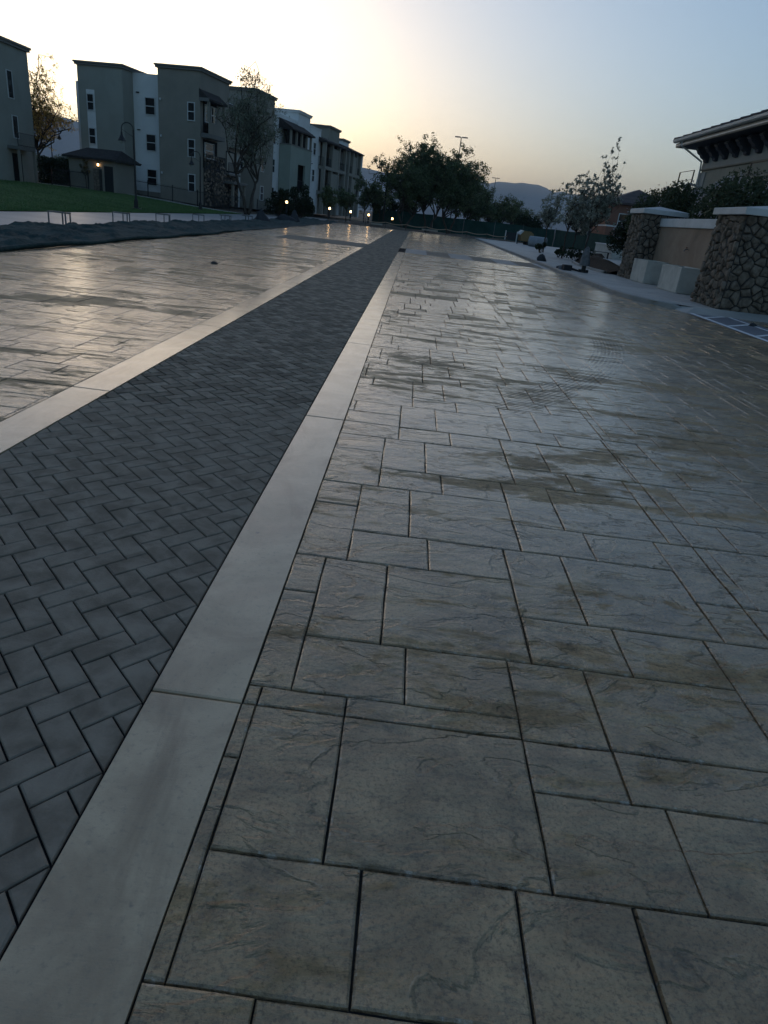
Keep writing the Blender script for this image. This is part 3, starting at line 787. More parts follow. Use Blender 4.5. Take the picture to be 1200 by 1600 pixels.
# recessed white link, second tower
part('white_link', M['white'], b2, (-6 * K, -1.4 * K, 5.15 * K, 11 * K, .3, hz(8.7)))
part('link_loggia', M['taupe'], b2, (-1.4 * K, -.5 * K, 5.2 * K, 10.9 * K, hz(5.2), hz(8.2)))
shed_roof(b2, 5.2, 10.9, -1.5, -.1, 8.2, 8.7)
for z in (6.9, 4.4): window(b2, (-.48 * K if z > 5 else -1.38 * K, 8 * K, hz(z)), 1.2, 1.4, '+x')
mass(b2, 'taupe_tower', 'taupe', 10.9, 15.45, -2.9, 0, 10.3)
for z in (7.1, 4.4, 1.9): window(b2, (.0, 12.7 * K, hz(z)), .8, 1.35, '+x')
for z in (7.1, 4.4): window(b2, (-1.5 * K, 10.9 * K, hz(z)), .8, 1.35, '-y')
# white wall and green bay
part('white_wing', M['white'], b2, (-6 * K, -.35 * K, 15.45 * K, 24 * K, .3, hz(9.3)))
for z in (4.55, 7.1, 2.0): window(b2, (-.35 * K, 16.4 * K, hz(z)), .75, 1.3, '+x')
mass(b2, 'white_tower', 'white', 22.85, 26.75, -3, -.2, 10.3, True, .3, 'white')
part('bay_wall', M['green'], b2, (-.3 * K, .9 * K, 17.9 * K, 18.1 * K, .3, hz(6.7)), (.7 * K, .9 * K, 18.1 * K, 20.3 * K, .3, hz(6.7)), (.7 * K, .9 * K, 22.6 * K, 24.5 * K, .3, hz(6.7)),
     (.7 * K, .9 * K, 20.3 * K, 22.6 * K, hz(5.1), hz(6.7)), (.7 * K, .9 * K, 20.3 * K, 22.6 * K, .3, hz(2.5)), (-.3 * K, .9 * K, 24.3 * K, 24.5 * K, .3, hz(6.7)))
part('opening', M['void'], b2, (.2 * K, .3 * K, 18.2 * K, 24.2 * K, .4, hz(8.2)))
railing(b2, (.8 * K, 20.3 * K, 0), (.8 * K, 22.6 * K, 0), hz(2.55), 1.2)
for a in (17.9, 19.6, 21.2, 22.8, 24.2): part('post', M['taupe'], b2, (.72 * K, .9 * K, a * K, (a + .25) * K, hz(6.7), hz(8.1)))
part('bay_sill', M['cornice'], b2, (-.3 * K, .96 * K, 17.85 * K, 24.55 * K, hz(6.66), hz(6.76)))
shed_roof(b2, 17.6, 24.8, -.4, 1.15, 8.15, 9.0)
part('white_wing', M['white'], b2, (-6 * K, -.1 * K, 26.75 * K, 30.6 * K, .3, hz(9.3)))
parapet(b2, -6 * K, -.1 * K, 26.8 * K, 30.5 * K, hz(9.3), 'white', .05, .14)
for z in (7.25, 4.5): window(b2, (-.1 * K, 28.4 * K, hz(z)), .85, 1.35, '+x')
for z in (8.5, 5.85): part('pipe_stub', M['black'], b2, (-.1 * K, .02, 26.9 * K, 27.3 * K, hz(z), hz(z + .07))); part('pipe_stub', M['black'], b2, (-.1 * K, .02, 27.6 * K, 27.8 * K, hz(z - .2), hz(z - .13)))
window(b2, (-.18 * K, 25.2 * K, hz(7.0)), .9, 2.0, '+x', 'taupe'); window(b2, (-.18 * K, 25.2 * K, hz(4.5)), .9, 2.0, '+x', 'taupe')
# two stacks of balconies
def balconies(u0, u1, zs, ze, wall):
    part('balcony_back', M[wall], b2, (-5 * K, -1.2 * K, u0 * K, u1 * K, .3, hz(ze + .1)))
    n = 3
    for zz in zs: part('balcony_floor', M['taupe'], b2, (-1.2 * K, .75 * K, u0 * K, u1 * K, hz(zz - .22), hz(zz + .12)))
    for i in range(n + 1):
        a = u0 + (u1 - u0 - .45) * i / n
        part('post', M['taupe'], b2, (.3 * K, .72 * K, a * K, (a + .45) * K, .3, hz(ze)))
    for i, zz in enumerate(zs):
        for j in range(n):
            a = u0 + (u1 - u0 - .45) * j / n + .45; b = u0 + (u1 - u0 - .45) * (j + 1) / n
            if j == 1: part('balcony_wall', M['taupe'], b2, (.35 * K, .65 * K, a * K, b * K, hz(zz + .1), hz(zz + 2.2)))
            else: railing(b2, (.55 * K, a * K, 0), (.55 * K, b * K, 0), hz(zz + .1), 1.05)
        for a in (u0 + 1.2, u1 - 1.6): part('balcony_door', M['glass'], b2, (-1.2 * K, -1.17 * K, a * K, (a + 1.1) * K, hz(zz + .1), hz(zz + 2.1)))
    railing(b2, (-1.1 * K, u0 * K, 0), (.5 * K, u0 * K, 0), hz(zs[-1] + .1), 1.05)
    shed_roof(b2, u0 - .3, u1 + .3, -1.3, 1.0, ze, ze + .75)
balconies(30.1, 39.3, (2.9, 5.6), 8.3, 'taupe')
mass(b2, 'taupe_tower', 'taupe', 35.4, 39.8, -4, -.6, 10.4)
balconies(40.6, 46.9, (2.9, 5.6), 8.4, 'white')
mass(b2, 'white_end_tower', 'white', 43.7, 46.8, -4.2, -1.25, 9.85)
part('white_end', M['white'], b2, (-4 * K, .78 * K, 46.9 * K, 47.3 * K, .3, hz(8.4)))
part('core', M['white'], b2, (-14 * K, -5 * K, 5 * K, 46.8 * K, .3, hz(8.9)))

# nearer building on the far left, only its end shows
b1 = empty('apartment_building', (-34.4, 66.3, 0), 'dark olive apartment building end cut by the left edge of the photo', 'building', None, R(-1))
part('wall', M['olive'], b1, (-14, 0, -30, 0, .3, 10.55)); parapet(b1, -14, 0, -30, 0, 10.55, 'cornice', .18, .35)
for y, z0, z1 in ((-3.1, 6.8, 8.7), (-2.9, 3.9, 5.5)):
    part('bright_window', M['glass'], b1, (.0, .035, y - .35, y + .35, z0, z1))
    part('window_frame', M['trim'], b1, (.0, .06, y - .42, y - .35, z0 - .06, z1 + .06), (.0, .06, y + .35, y + .42, z0 - .06, z1 + .06), (.0, .06, y - .35, y + .35, z1, z1 + .06), (.0, .06, y - .35, y + .35, z0 - .06, z0))
part('balcony_floor', M['cornice'], b1, (.0, 1.0, -4.4, -1.8, 3.0, 3.25)); railing(b1, (.95, -4.4, 0), (.95, -1.8, 0), 3.25, 1.0)
for y in (-4.3, -1.95): part('post', M['brown'], b1, (.75, .95, y, y + .15, .5, 3.0))
part('entry', M['void'], b1, (.0, .03, -3.8, -2.4, .6, 2.7))

# shed in front of the long building
shed = empty('utility_shed', (-28.7, 64.3, .5), 'low pale stucco shed with dark hipped roof and lit wall lamp', 'shed', None, R(-9))
part('wall', M['brown'], shed, (-2.0, 2.35, 0, 3.2, -.2, 2.45))
m = MB(); m.add([(-2.35, -.4, 2.45), (2.75, -.4, 2.45), (2.75, 3.6, 2.45), (-2.35, 3.6, 2.45), (-2.35, -.4, 2.6), (2.75, -.4, 2.6), (2.75, 3.6, 2.6), (-2.35, 3.6, 2.6), (-1.2, 1.6, 3.4), (2.1, 1.6, 3.4)],
             [(0, 3, 2, 1), (0, 1, 5, 4), (1, 2, 6, 5), (2, 3, 7, 6), (3, 0, 4, 7), (4, 5, 9, 8), (5, 6, 9), (6, 7, 8, 9), (7, 4, 8)])
m.build('roof', M['shingle'], shed)
part('door', M['dark'], shed, (1.35, 2.2, -.03, .0, 0, 2.05)); part('door_frame', M['brown'], shed, (1.27, 1.35, -.05, 0, -.05, 2.13), (2.2, 2.28, -.05, 0, -.05, 2.13), (1.35, 2.2, -.05, 0, 2.05, 2.13))
pier = part('stone_pier', M['mortar'], shed, (.55, 1.1, -.42, 0, -.2, 1.75))
for k in range(7):
    for j in range(2):
        part('stone', M['field'], pier, (.53 + j * .29, .53 + j * .29 + .27, -.45, -.40, -.15 + k * .27, -.15 + k * .27 + .25, 0, .02))
lp = part('wall_lamp', M['black'], shed, (.74, .92, -.2, 0, 2.2, 2.26), (.74, .92, -.2, 0, 1.95, 1.98))
part('lamp_glass', M['lamp'], lp, (.79, .87, -.15, -.05, 2.0, 2.18))

# ------------------------------------------------------------------ lamps, bollards
def gooseneck(loc, h, label, size=1.0, rz=0.0):
    t = empty('street_lamp', loc, label, 'street lamp', None, rz)
    m = MB(); m.lathe([(.20, -.05), (.20, .06), (.14, .10), (.12, .5), (.085, .56), (.06, .62), (.052, h * .72), (.045, h - .35)], 12); m.smooth = False; m.build('pole', M['black'], t)
    part('base_plate', M['black'], t, (-.28, .28, -.28, .28, -.1, .04))
    rr = .34 * size; pts = [(0, 0, h - .36)] + [(-rr + rr * math.cos(a), 0, h - rr + rr * math.sin(a)) for a in np.linspace(0, math.pi * .98, 9)] + [(-2 * rr, 0, h - rr - .22)]
    m = MB(); m.tube(pts, .03, 6); m.tube([(0, 0, h - .75), (-2 * rr + .04, 0, h - rr - .05)], .012, 5); m.build('arm', M['black'], t)
    m = MB(); z = h - rr - .2; m.lathe([(.05, z + .02), (.06, z - .12), (.10, z - .22), (.22, z - .42), (.235, z - .47)], 14, (-2 * rr, 0)); s = m.build('lamp_shade', M['black'], t)
    m = MB(); m.lathe([(.12, z - .44), (.14, z - .49), (.08, z - .55), (.02, z - .57)], 10, (-2 * rr, 0)); m.build('lens', M['trim'], s)
    m = MB(); m.lathe([(.06, h * .4), (.075, h * .4 + .02), (.075, h * .4 + .05), (.06, h * .4 + .07)], 10); m.build('collar', M['black'], t)
    return t
p = at(213, 327, 45.5); gooseneck((p.x, p.y, float(gz(p.x, p.y))), 4.7, 'tall black gooseneck street lamp standing on the lawn before the white wing', 1.0, R(12))
p = at(313, 325, 61); gooseneck((p.x, p.y, float(gz(p.x, p.y))), 4.3, 'black gooseneck street lamp at the lawn corner before the dark tower', 1.0, R(12))
p = at(83, 262, 78); gooseneck((p.x, p.y, .5), 5.4, 'distant black street lamp in the gap between the two apartment buildings', 1.2, R(200))
p = at(598, 352, 84); t = empty('street_lamp', (p.x, p.y, 0), 'thin dark lamp pole standing between the bollards and the big mesquite', 'street lamp')
m = MB(); m.lathe([(.16, -.05), (.16, .05), (.07, .1), (.055, 6.2)], 8); m.build('pole', M['black'], t)
m = MB(); m.tube([(0, 0, 6.1), (-.5, 0, 6.35), (-1.0, 0, 6.1)], .035, 5); m.lathe([(.05, 6.12), (.22, 5.92), (.23, 5.86)], 10, (-1.0, 0)); m.build('lamp_shade', M['black'], t)
def lot_lamp(px, pyt, Y, label):
    p = at(px, pyt, Y); t = empty('floodlight_pole', (p.x, p.y, -.1), label, 'floodlight')
    m = MB(); m.lathe([(.25, 0), (.25, .6), (.12, .62), (.08, p.z)], 8); m.build('pole', M['steel'], t)
    for s in (-1, 1):
        m = MB(); m.box(min(s * .1, s * 1.05), max(s * .1, s * 1.05), -.22, .22, p.z - .02, p.z + .14, 0, .04); m.tube([(0, 0, p.z), (s * .3, 0, p.z + .02)], .04, 5); m.build('lamp_head', M['steel'], t)
lot_lamp(721, 214, 125, 'tall twin headed floodlight pole rising above the big mesquite crown')
lot_lamp(775, 278, 205, 'distant small floodlight pole standing before the mountain')

where = ['bollard light with lit head nearest the white wing, first from the left in the row', 'lit bollard light second from the left below the white tower', 'lit bollard light third from the left before the balcony stacks',
         'lit bollard light fourth from the left by the white building end', 'lit bollard light fifth from the left before the young trees', 'lit bollard light last in the row beside the thin lamp pole']
def bollard(loc, label, group='lit bollard lights along the path'):
    t = empty('bollard_light', loc, label, 'bollard', group)
    m = MB(); m.lathe([(.13, -.05), (.13, .04), (.085, .05), (.085, .74), (.10, .76)], 10); m.build('post', M['black'], t)
    m = MB(); m.lathe([(.07, .76), (.09, .80), (.10, .90), (.08, .97)], 12); m.build('lens', M['lamp'], t)
    m = MB(); m.lathe([(.14, .972), (.14, .99), (.05, 1.04)], 12); m.build('cap', M['black'], t)
for (px, py, Y), lb in zip(((448, 316, 72), (477, 319, 76), (515, 326, 80), (548, 331, 83), (576, 336, 86), (613, 342, 89)), where):
    p = at(px, py, Y); bollard((p.x, p.y, p.z - .85), lb)
p = at(119, 272, 67); bollard((p.x, p.y, p.z - .85), 'lit bollard light beside the hedge left of the shed')
p = at(124, 288, 65.8); t = empty('ground_light', (p.x, p.y, float(gz(p.x, 66)) + .05), 'small lit spotlight low in the bed left of the shed', 'spotlight')
m = MB(); m.lathe([(.05, 0), (.05, .1), (.09, .14), (.1, .26)], 8); m.build('housing', M['black'], t)
m = MB(); m.lathe([(.09, .26), (.09, .28), (.03, .31)], 8); m.build('lens', M['lamp'], t)

# ------------------------------------------------------------------ fences and hedges by the buildings
def iron_fence(pts, h, label, z0):
    root = empty('iron_fence', (0, 0, 0), label, 'fence')
    for i in range(len(pts) - 1):
        P, Q = Vector((*pts[i], 0)), Vector((*pts[i + 1], 0)); L = (Q - P).length; n = max(2, int(L / 2.4)); 
        m = MB(); g = float(gz(P.x, P.y)) + z0
        for zz in (.15, h - .12): m.tube([(P.x, P.y, g + zz), (Q.x, Q.y, float(gz(Q.x, Q.y)) + z0 + zz)], .022, 4)
        m.build('rail', M['black'], root)
        pk = MB(); k = int(L / .12)
        for j in range(k):
            a = P.lerp(Q, j / k); gg = float(gz(a.x, a.y)) + z0; pk.tube([(a.x, a.y, gg + .08), (a.x, a.y, gg + h)], .009, 3, 0, False)
        tag(pk.build('picket', M['black'], root), kind='stuff')
        for j in range(n + 1):
            a = P.lerp(Q, j / n); gg = float(gz(a.x, a.y)) + z0
            part('post', M['black'], root, (a.x - .035, a.x + .035, a.y - .035, a.y + .035, gg - .1, gg + h + .06))
    return root
def loc2(u, v):
    c, s = math.cos(R(10)), math.sin(R(10)); return (O2.x + v * K * c + u * K * s, O2.y - v * K * s + u * K * c)
iron_fence([loc2(-.9, -6.2), loc2(-1.3, .4), loc2(5.0, 1.6)], 1.35, 'black iron picket fence at the foot of the white wing and dark tower', .0)
iron_fence([loc2(7.4, 1.8), loc2(18, 2.4)], 1.3, 'black iron picket fence behind the wispy tree before the taupe tower', .0)
iron_fence([(-32.6, 65.2), (-28.6, 63.6)], 1.4, 'black iron fence panel in front of the pale shed', .0)
def hedge(name, label, x0, x1, y0, y1, z0, h, n, mat, ls=.16):
    root = empty(name, ((x0 + x1) / 2, (y0 + y1) / 2, z0), label, 'hedge')
    sx, sy = (x1 - x0) / 2, (y1 - y0) / 2
    P = np.c_[rng.uniform(-sx, sx, n), rng.uniform(-sy, sy, n), rng.uniform(.02, h, n)]
    P[:, 2] *= 1 + .14 * fbm(P[:, 0], P[:, 1], 9, 3, 1.2); P[:, 1] += .18 * fbm(P[:, 0], P[:, 2], 4, 3, 1.5)
    link('crown', leaf_mesh('crown', P, ls, mat, 0, .6), root)
    m = MB()
    for k in range(max(3, int(sx * 2))): 
        x = rnd.uniform(-sx, sx); m.tube([(x, 0, -.05), (x + rnd.gauss(0, .1), rnd.gauss(0, .1), h * .8)], [.03, .01], 4)
    m.build('stem', M['bark'], root); return root
p0, p1 = at(66, 280, 71), at(118, 290, 71)
hedge('hedge', 'tall dark clipped hedge between the two apartment buildings', p0.x, p1.x + .6, 70.2, 71.8, .5, 2.4, 9000, M['leaf_dark'])
q0 = loc2(8, 3.2); 
hedge('hedge', 'dark low hedge along the fence under the wispy tree', q0[0] - .6, q0[0] + 2.6, q0[1] - 2.5, q0[1] + 9, .1, 1.35, 9000, M['leaf_dark'])

# trees, left to right
p = at(60, 250, 76)
tree('bare_tree', 'wide half bare tree with golden sky behind it between the two buildings', 'tree', (p.x, p.y, .5), 1, 3.2, (1.2, 0, 2.8, 12.2, 4.0, 3.2), (14, 12, 7), 13000, .14, M['leaf_backlit'], .16, spread=.42, twig_leaf=.12, skip_top=.3)
p = at(94, 262, 95)
shrub('shrub', 'grey green scrub behind the hedge in the building gap', (p.x, p.y, .4), 4.5, 2, 3.6, 4200, .28, M['leaf_grey'])
p = at(138, 292, 64.5)
tree('young_tree', 'slender young tree in front of the shed wall', 'tree', (p.x, p.y, .5), 3, 1.3, (0, 0, 1.0, 3.0, .75, .7), (6, 5, 4), 1300, .13, M['leaf_tan'], .03, spread=.5, twig_leaf=.1)
p = at(386, 328, 65)
tree('willow_tree', 'tall wispy tree with hanging foliage in front of the taupe tower', 'tree', (p.x, p.y, .1), 2, 3.2, (.2, 0, 3.0, 11.6, 3.3, 2.6), (14, 12, 6), 9000, .15, M['leaf_grey'], .13, trunk_spread=.9, spread=.42, twig_leaf=.22, up=.35, droop=1.4, skip_top=.35)
p = at(465, 322, 74); shrub('shrub', 'dark round shrub below the green bay behind the bollards', (p.x + .2, p.y + 1, 0), 1.5, 1.1, 3.4, 3600, .2, M['leaf_dark'])
p = at(432, 318, 72); shrub('shrub', 'small dark shrub at the foot of the white wall left of the first bollard', (p.x, p.y + 1.5, .1), 1.0, .8, 2.6, 1800, .2, M['leaf_dark'])
YT = ['young tree with pale trunk before the balcony stacks', 'young tree against the far white building end', 'young tree just right of the building end', 'young tree left of the thin lamp pole']
for (px, Y, h, wd), lb in zip(((512, 84, 3.6, 1.3), (540, 88, 4.2, 1.5), (568, 92, 5.8, 2.2), (592, 95, 5.4, 2.0)), YT):
    p = at(px, 345, Y); tree('young_tree', lb, 'tree', (p.x, p.y, -.1), 1, 1.5, (0, 0, 1.3, h, wd, wd), (7, 7, 5), 3600, .24, M['leaf'], .06, 'young trees behind the bollards', spread=.5, twig_leaf=.25)
MT = ['largest mesquite, its feathery crown above the band end, left trunk', 'dense mesquite in the middle of the dark clump', 'mesquite at the right of the clump below the floodlight', 'lower mesquite right of the clump against the mountain',
      'round mesquite farther right beyond the green screen', 'small mesquite at the right end of the far row']
for (px, Y, z0, z1, rx, n, fk), lb in zip(((630, 84, 1.8, 10.3, 4.9, 28000, 1.9), (668, 86, 1.7, 10.4, 5.0, 30000, 2.0), (702, 88, 1.6, 9.3, 4.3, 22000, 1.9), (736, 98, 1.4, 6.9, 3.9, 14000, 1.7), (768, 108, 1.4, 6.4, 3.9, 12000, 1.8), (803, 118, 1.6, 5.9, 3.6, 9000, 1.9)), MT):
    p = at(px, 352, Y); tree('mesquite_tree', lb, 'tree', (p.x, p.y, -.1), 2, fk, (.3, 0, z0, z1, rx, rx * .8), (16, 11, 7), n, .21, M['leaf'], .13, 'mesquite trees beyond the road end', trunk_spread=1.1, spread=.40, twig_leaf=.24, up=.32, skip_top=.15)
for px, Y, h, lb in ((620, 99, 4.2, 'dark bushy tree behind the last bollard'), (826, 96, 3.4, 'dark leafy bush left of the young plane trees')):
    p = at(px, 350, Y); shrub('bushy_tree', lb, (p.x, p.y, -.1), 2.3, 1.8, h, 4200, .28, M['leaf_dark'], cat='tree')
PL = ['tallest slim young plane tree with sparse leaves in the right bed', 'middle slim young plane tree behind the grey bag', 'leftmost slim young plane tree beside the concrete pipe', 'short leafy young plane tree between its taller neighbours']
for (px, py, Y, h, wd, n, lean), lb in zip(((911, 408, 41.5, 6.9, 1.45, 1500, .35), (878, 402, 44, 5.4, 1.35, 1300, .5), (850, 385, 52, 5.0, 1.5, 1200, .5), (893, 398, 46, 4.3, 1.2, 1300, .2)), PL):
    p = at(px, py, Y); tree('plane_tree', lb, 'tree', (p.x, p.y, .1), 1, 1.7, (lean, 0, 1.3, h, wd, wd), (11, 8, 4), int(n * 2.4), .15, M['leaf_pale'], .05, 'young plane trees in the right bed', spread=.42, twig_leaf=.07, up=.12, skip_top=.62)
for px, py, Y, wd, h, lb in ((845, 388, 50, .45, .75, 'low dark shrub at the foot of the leftmost plane tree'), (872, 398, 45, .5, .8, 'low dark shrub left of the plane tree trunks'), (900, 402, 43.5, 1.2, .8, 'wide low dark shrub under the tallest plane tree')):
    p = at(px, py, Y); shrub('shrub', lb, (p.x, p.y, .1), wd, .5, h, 900, .11, M['leaf_dark'], lumps=5)

# ------------------------------------------------------------------ tarp along the left side, frames, bags
def tarp_z(X, Y):
    a = np.clip((X + 11.25) / .5, 0, 1) * np.clip((-8.05 - X) / .35, 0, 1)
    f = fbm(X * .8, Y, 21, 5, 1.15); r_ = np.abs(fbm(X * 1.3, Y * .6, 22, 4, 1.6))
    w2 = np.abs(fbm(X * 2.2 + .7 * Y, Y * 2.6, 23, 3, 2.2))
    return .02 + a * (.022 * (1 - np.clip(w2 * 3, 0, 1)) + .03 + .06 * np.clip(f + .1, 0, 2) + .09 * (1 - np.clip(r_ * 4, 0, 1)) ** 1.5 + .05 * np.exp(-((X + 10.7) / .4) ** 2))
xs = np.linspace(-11.3, -8.0, 46); ys = np.concatenate([np.arange(7, 40, .09), np.arange(40, 76, .22)])
X, Y = np.meshgrid(xs, ys); t_ = np.clip((Y - 66) / 10, 0, 1)
Xw = X + .16 * fbm(Y, X * .3, 31, 3, .5) * 1.0 - .15 * t_; Z = tarp_z(X, Y)
nx, ny = len(xs), len(ys)
tp = link('tarp', mesh('tarp', np.stack([Xw, Y, Z], -1).reshape(-1, 3), [(j * nx + i, j * nx + i + 1, (j + 1) * nx + i + 1, (j + 1) * nx + i) for j in range(ny - 1) for i in range(nx - 1)], M['tarp'], None, True))
tag(tp, 'long crumpled dark green tarp lying along the left of the new paving', 'tarp')
m = MB(); m.smooth = True
m.tube([(-7.98 + .16 * float(fbm(np.array([y]), np.array([-2.4]), 31, 3, .5)[0]) + .02, y, .055 + .02 * math.sin(y * 1.3)) for y in np.arange(7, 34, .6)], .05, 6); m.build('rolled_hem', M['tarp'], tp)
FL = ['small grey metal frame behind the tarp, nearest and leftmost of the row', 'second small grey metal frame from the left behind the tarp', 'third small grey metal frame from the left behind the tarp', 'fourth small grey metal frame, half sunk behind the tarp',
      'fifth small grey metal frame beside the dark tarp fold', 'farthest small grey metal frame seen nearly end on']
for (px, py, Y, rz), lb in zip(((94, 353, 23.0, 0), (190, 351, 28.0, .1), (255, 352, 31.5, .2), (310, 350, 36.5, .3), (352, 349, 40.5, .5), (386, 348, 45, 1.0)), FL):
    p = at(px, py, Y); t = empty('metal_frame', (p.x, p.y, .0), lb, 'metal frame', 'small metal frames behind the tarp', rz)
    hh, w_, d_ = .42, .27, .16
    m = MB()
    for y in (-d_, d_): m.box(-w_ - .02, w_ + .02, y - .02, y + .02, hh - .04, hh)
    for x in (-w_, w_): m.box(x - .02, x + .02, -d_ + .02, d_ - .02, hh - .042, hh - .002)
    m.build('top_frame', M['steel'], t)
    for x, y in ((-w_, -d_), (w_, -d_), (.02, d_), (w_, d_)): part('leg', M['steel'], t, (x - .018, x + .018, y - .018, y + .018, 0, hh - .04))
def bag(name, label, loc, sx, sy, sz, mat, cat, group=None, seed=1, peak=0.0, pw=2.2):
    n = 14; V = []; k = 9
    for j in range(k):
        a = j / (k - 1); zz = sz * (a ** .9); rr = math.sqrt(max(0, 1 - a ** pw)) * (1 - peak * a)
        for i in range(n):
            t = 2 * math.pi * i / n; q = 1 + .2 * math.sin(3 * t + seed + a * 4) + .1 * math.sin(7 * t + seed * 2)
            V.append((rr * q * sx * math.cos(t), rr * q * sy * math.sin(t), zz * (1 + .15 * math.sin(2 * t + seed))))
    fs = [(j * n + i, j * n + (i + 1) % n, (j + 1) * n + (i + 1) % n, (j + 1) * n + i) for j in range(k - 1) for i in range(n)] + [tuple(range(n - 1, -1, -1))]
    return tag(link(name, mesh(name, V, fs, mat, None, True), None, loc), label, cat, group)
for px, py, Y, sx, sz, pk, lb in ((408, 348, 50, .55, .75, .7, 'pointed dark heap of cloth at the tarp edge'), (445, 346, 56, .9, .5, .2, 'low dark bag lying on the tarp before the first bollards'), (460, 345, 57, .4, .85, .6, 'upright dark bag beside the low one on the tarp')):
    p = at(px, py, Y); bag('cloth_bag', lb, (p.x, p.y, .02), sx, .35, sz, M['dark'], 'bag', None, int(px), pk)
p = at(352, 424, 19.2); bag('debris_scrap', 'tiny dark scrap lying alone on the left stamped paving', (-4.55, 16.4, .0), .07, .05, .05, M['dark'], 'scrap')
bag('debris_scrap', 'tiny dark scrap on the pavement beside the white lines', (8.05, 16.55, .0), .09, .07, .07, M['dark'], 'scrap')

# ------------------------------------------------------------------ far end: barrier, screens, equipment
bt = empty('barrier_tape', (0, 76.6, 0), 'pale barrier tape strung on low stakes across the road end', 'barrier')
xs_ = np.linspace(-7.5, 9.5, 9); m = MB()
for i in range(8):
    for k in range(6):
        a = (i + k / 6); b = (i + (k + 1) / 6); f = lambda q: (xs_[0] + (xs_[-1] - xs_[0]) * q / 8, .04 * math.sin(q * 5), .62 - .12 * math.sin((q % 1) * math.pi) if q % 1 else .62)
        A_, B_ = f(a), f(b); m.add([A_, B_, (B_[0], B_[1] + .01, B_[2] - .075), (A_[0], A_[1] + .01, A_[2] - .075)], [(0, 1, 2, 3)])
m.build('tape', M['tape'], bt)
for x in xs_: part('stake', M['bark'], bt, (x - .025, x + .025, -.025, .025, -.15, .75))
m = MB(); m.smooth = True
fx = np.linspace(-9, 10, 60)
tag(grid('soil_bank', np.linspace(-9.5, 10.5, 70), np.linspace(76.2, 80, 12), lambda X, Y: -.10 + .34 * np.exp(-((Y - 78) / .9) ** 2) * (1 + .5 * fbm(X, Y, 41, 4, .8)), M['dirt']), kind='structure')
for k, (x, y, l, lb) in enumerate(((-4.2, 77.0, 1.2, 'pale timber offcut lying on the soil left of the band end'), (1.4, 77.0, 1.7, 'pale timber offcut lying on the soil right of the band end'))):
    o = MB().bbox(-l / 2, l / 2, -.07, .07, 0, .16, .012).build('timber', M['sandstucco'], None, (x, y, .22), .15); tag(o, lb, 'timber')
fn = empty('construction_fence', (0, 0, 0), 'temporary fence with dark green screen cloth beyond the road end', 'fence')
fp = [(-6, 97), (-2, 96.5), (2, 96), (6, 95.5), (10, 95), (13.5, 94), (16.5, 88), (18.5, 80), (20, 72), (21, 64), (22, 56)]
for i in range(len(fp) - 1):
    P, Q = Vector((*fp[i], 0)), Vector((*fp[i + 1], 0)); n = 9; V = []
    d = (Q - P).normalized(); nn = Vector((-d.y, d.x, 0))
    for k in range(n + 1):
        a = P.lerp(Q, .01 + .98 * k / n) + nn * .07 * math.sin(k * 2.1 + i); sag = .06 * math.sin(math.pi * k / n)
        V += [(a.x, a.y, -.1), (a.x + nn.x * .05, a.y + nn.y * .05, .9), (a.x, a.y, 1.85 - sag + .05 * math.sin(i * 2))]
    link('screen_panel', mesh('screen_panel', V, [f for k in range(n) for f in ((3*k, 3*k+3, 3*k+4, 3*k+1), (3*k+1, 3*k+4, 3*k+5, 3*k+2))], M['screen'], None, True), fn)
for x, y in fp: part('post', M['steel'], fn, (x - .03, x + .03, y - .03, y + .03, -.1, 2.0))
# tan trailer with jack, concrete pipe, black board
p = at(820, 378, 70); t = empty('equipment_trailer', (p.x, p.y, 0), 'small tan equipment trailer standing on its jack before the green screen', 'trailer', None, R(8))
m = MB(); m.prism([(-.55, .42), (.62, .42), (.62, 1.1), (.3, 1.32), (-.35, 1.32), (-.62, .95)], 'y', -.5, .5); m.build('body', M['yellow'], t)
m = MB(); m.prism([(-.66, .95), (-.36, 1.34), (-.52, 1.38), (-.82, 1.05)], 'y', -.4, .4); m.build('hood', M['precast'], t)
for s in (-1, 1):
    m = MB(); m.tube([(.3, s * .52, .28), (.3, s * .66, .28)], .28, 14); m.build('wheel', M['black'], t)
m = MB(); m.tube([(-.55, 0, .4), (-.78, 0, .42)], .04, 6); m.tube([(-.74, 0, 0), (-.74, 0, .8)], .045, 6); m.box(-.92, -.6, -.08, .08, 0, .03); m.build('jack', M['dark'], t)
p = at(839, 384, 66); m = MB(); m.smooth = False
m.tube([(-.75, 0, .45), (.75, 0, .45)], .45, 20, 0, False); m.tube([(.75, 0, .45), (-.75, 0, .45)], .36, 20, 0, False)
vs_ = []
for x, s in ((-.75, 1), (.75, -1)):
    b = len(m.v); m.add([(x, r * math.cos(k * math.pi / 10), .45 + r * math.sin(k * math.pi / 10)) for r in (.45, .36) for k in range(20)], [(k, (k + 1) % 20, 20 + (k + 1) % 20, 20 + k) for k in range(20)])
o = m.build('concrete_pipe', M['pipe'], None, (p.x, p.y, .1), R(-25)); tag(o, 'short grey concrete pipe lying on its side before the green screen', 'pipe')
p = at(799, 366, 80); t = empty('barricade', (p.x, p.y, 0), 'black barricade board between two pale posts at the far right corner', 'barricade')
part('board', M['dark'], t, (-.55, .55, -.03, .03, .25, 1.0))
for s in (-.62, .62): part('leg', M['precast'], t, (s - .05, s + .05, -.06, .06, -.1, 1.15))

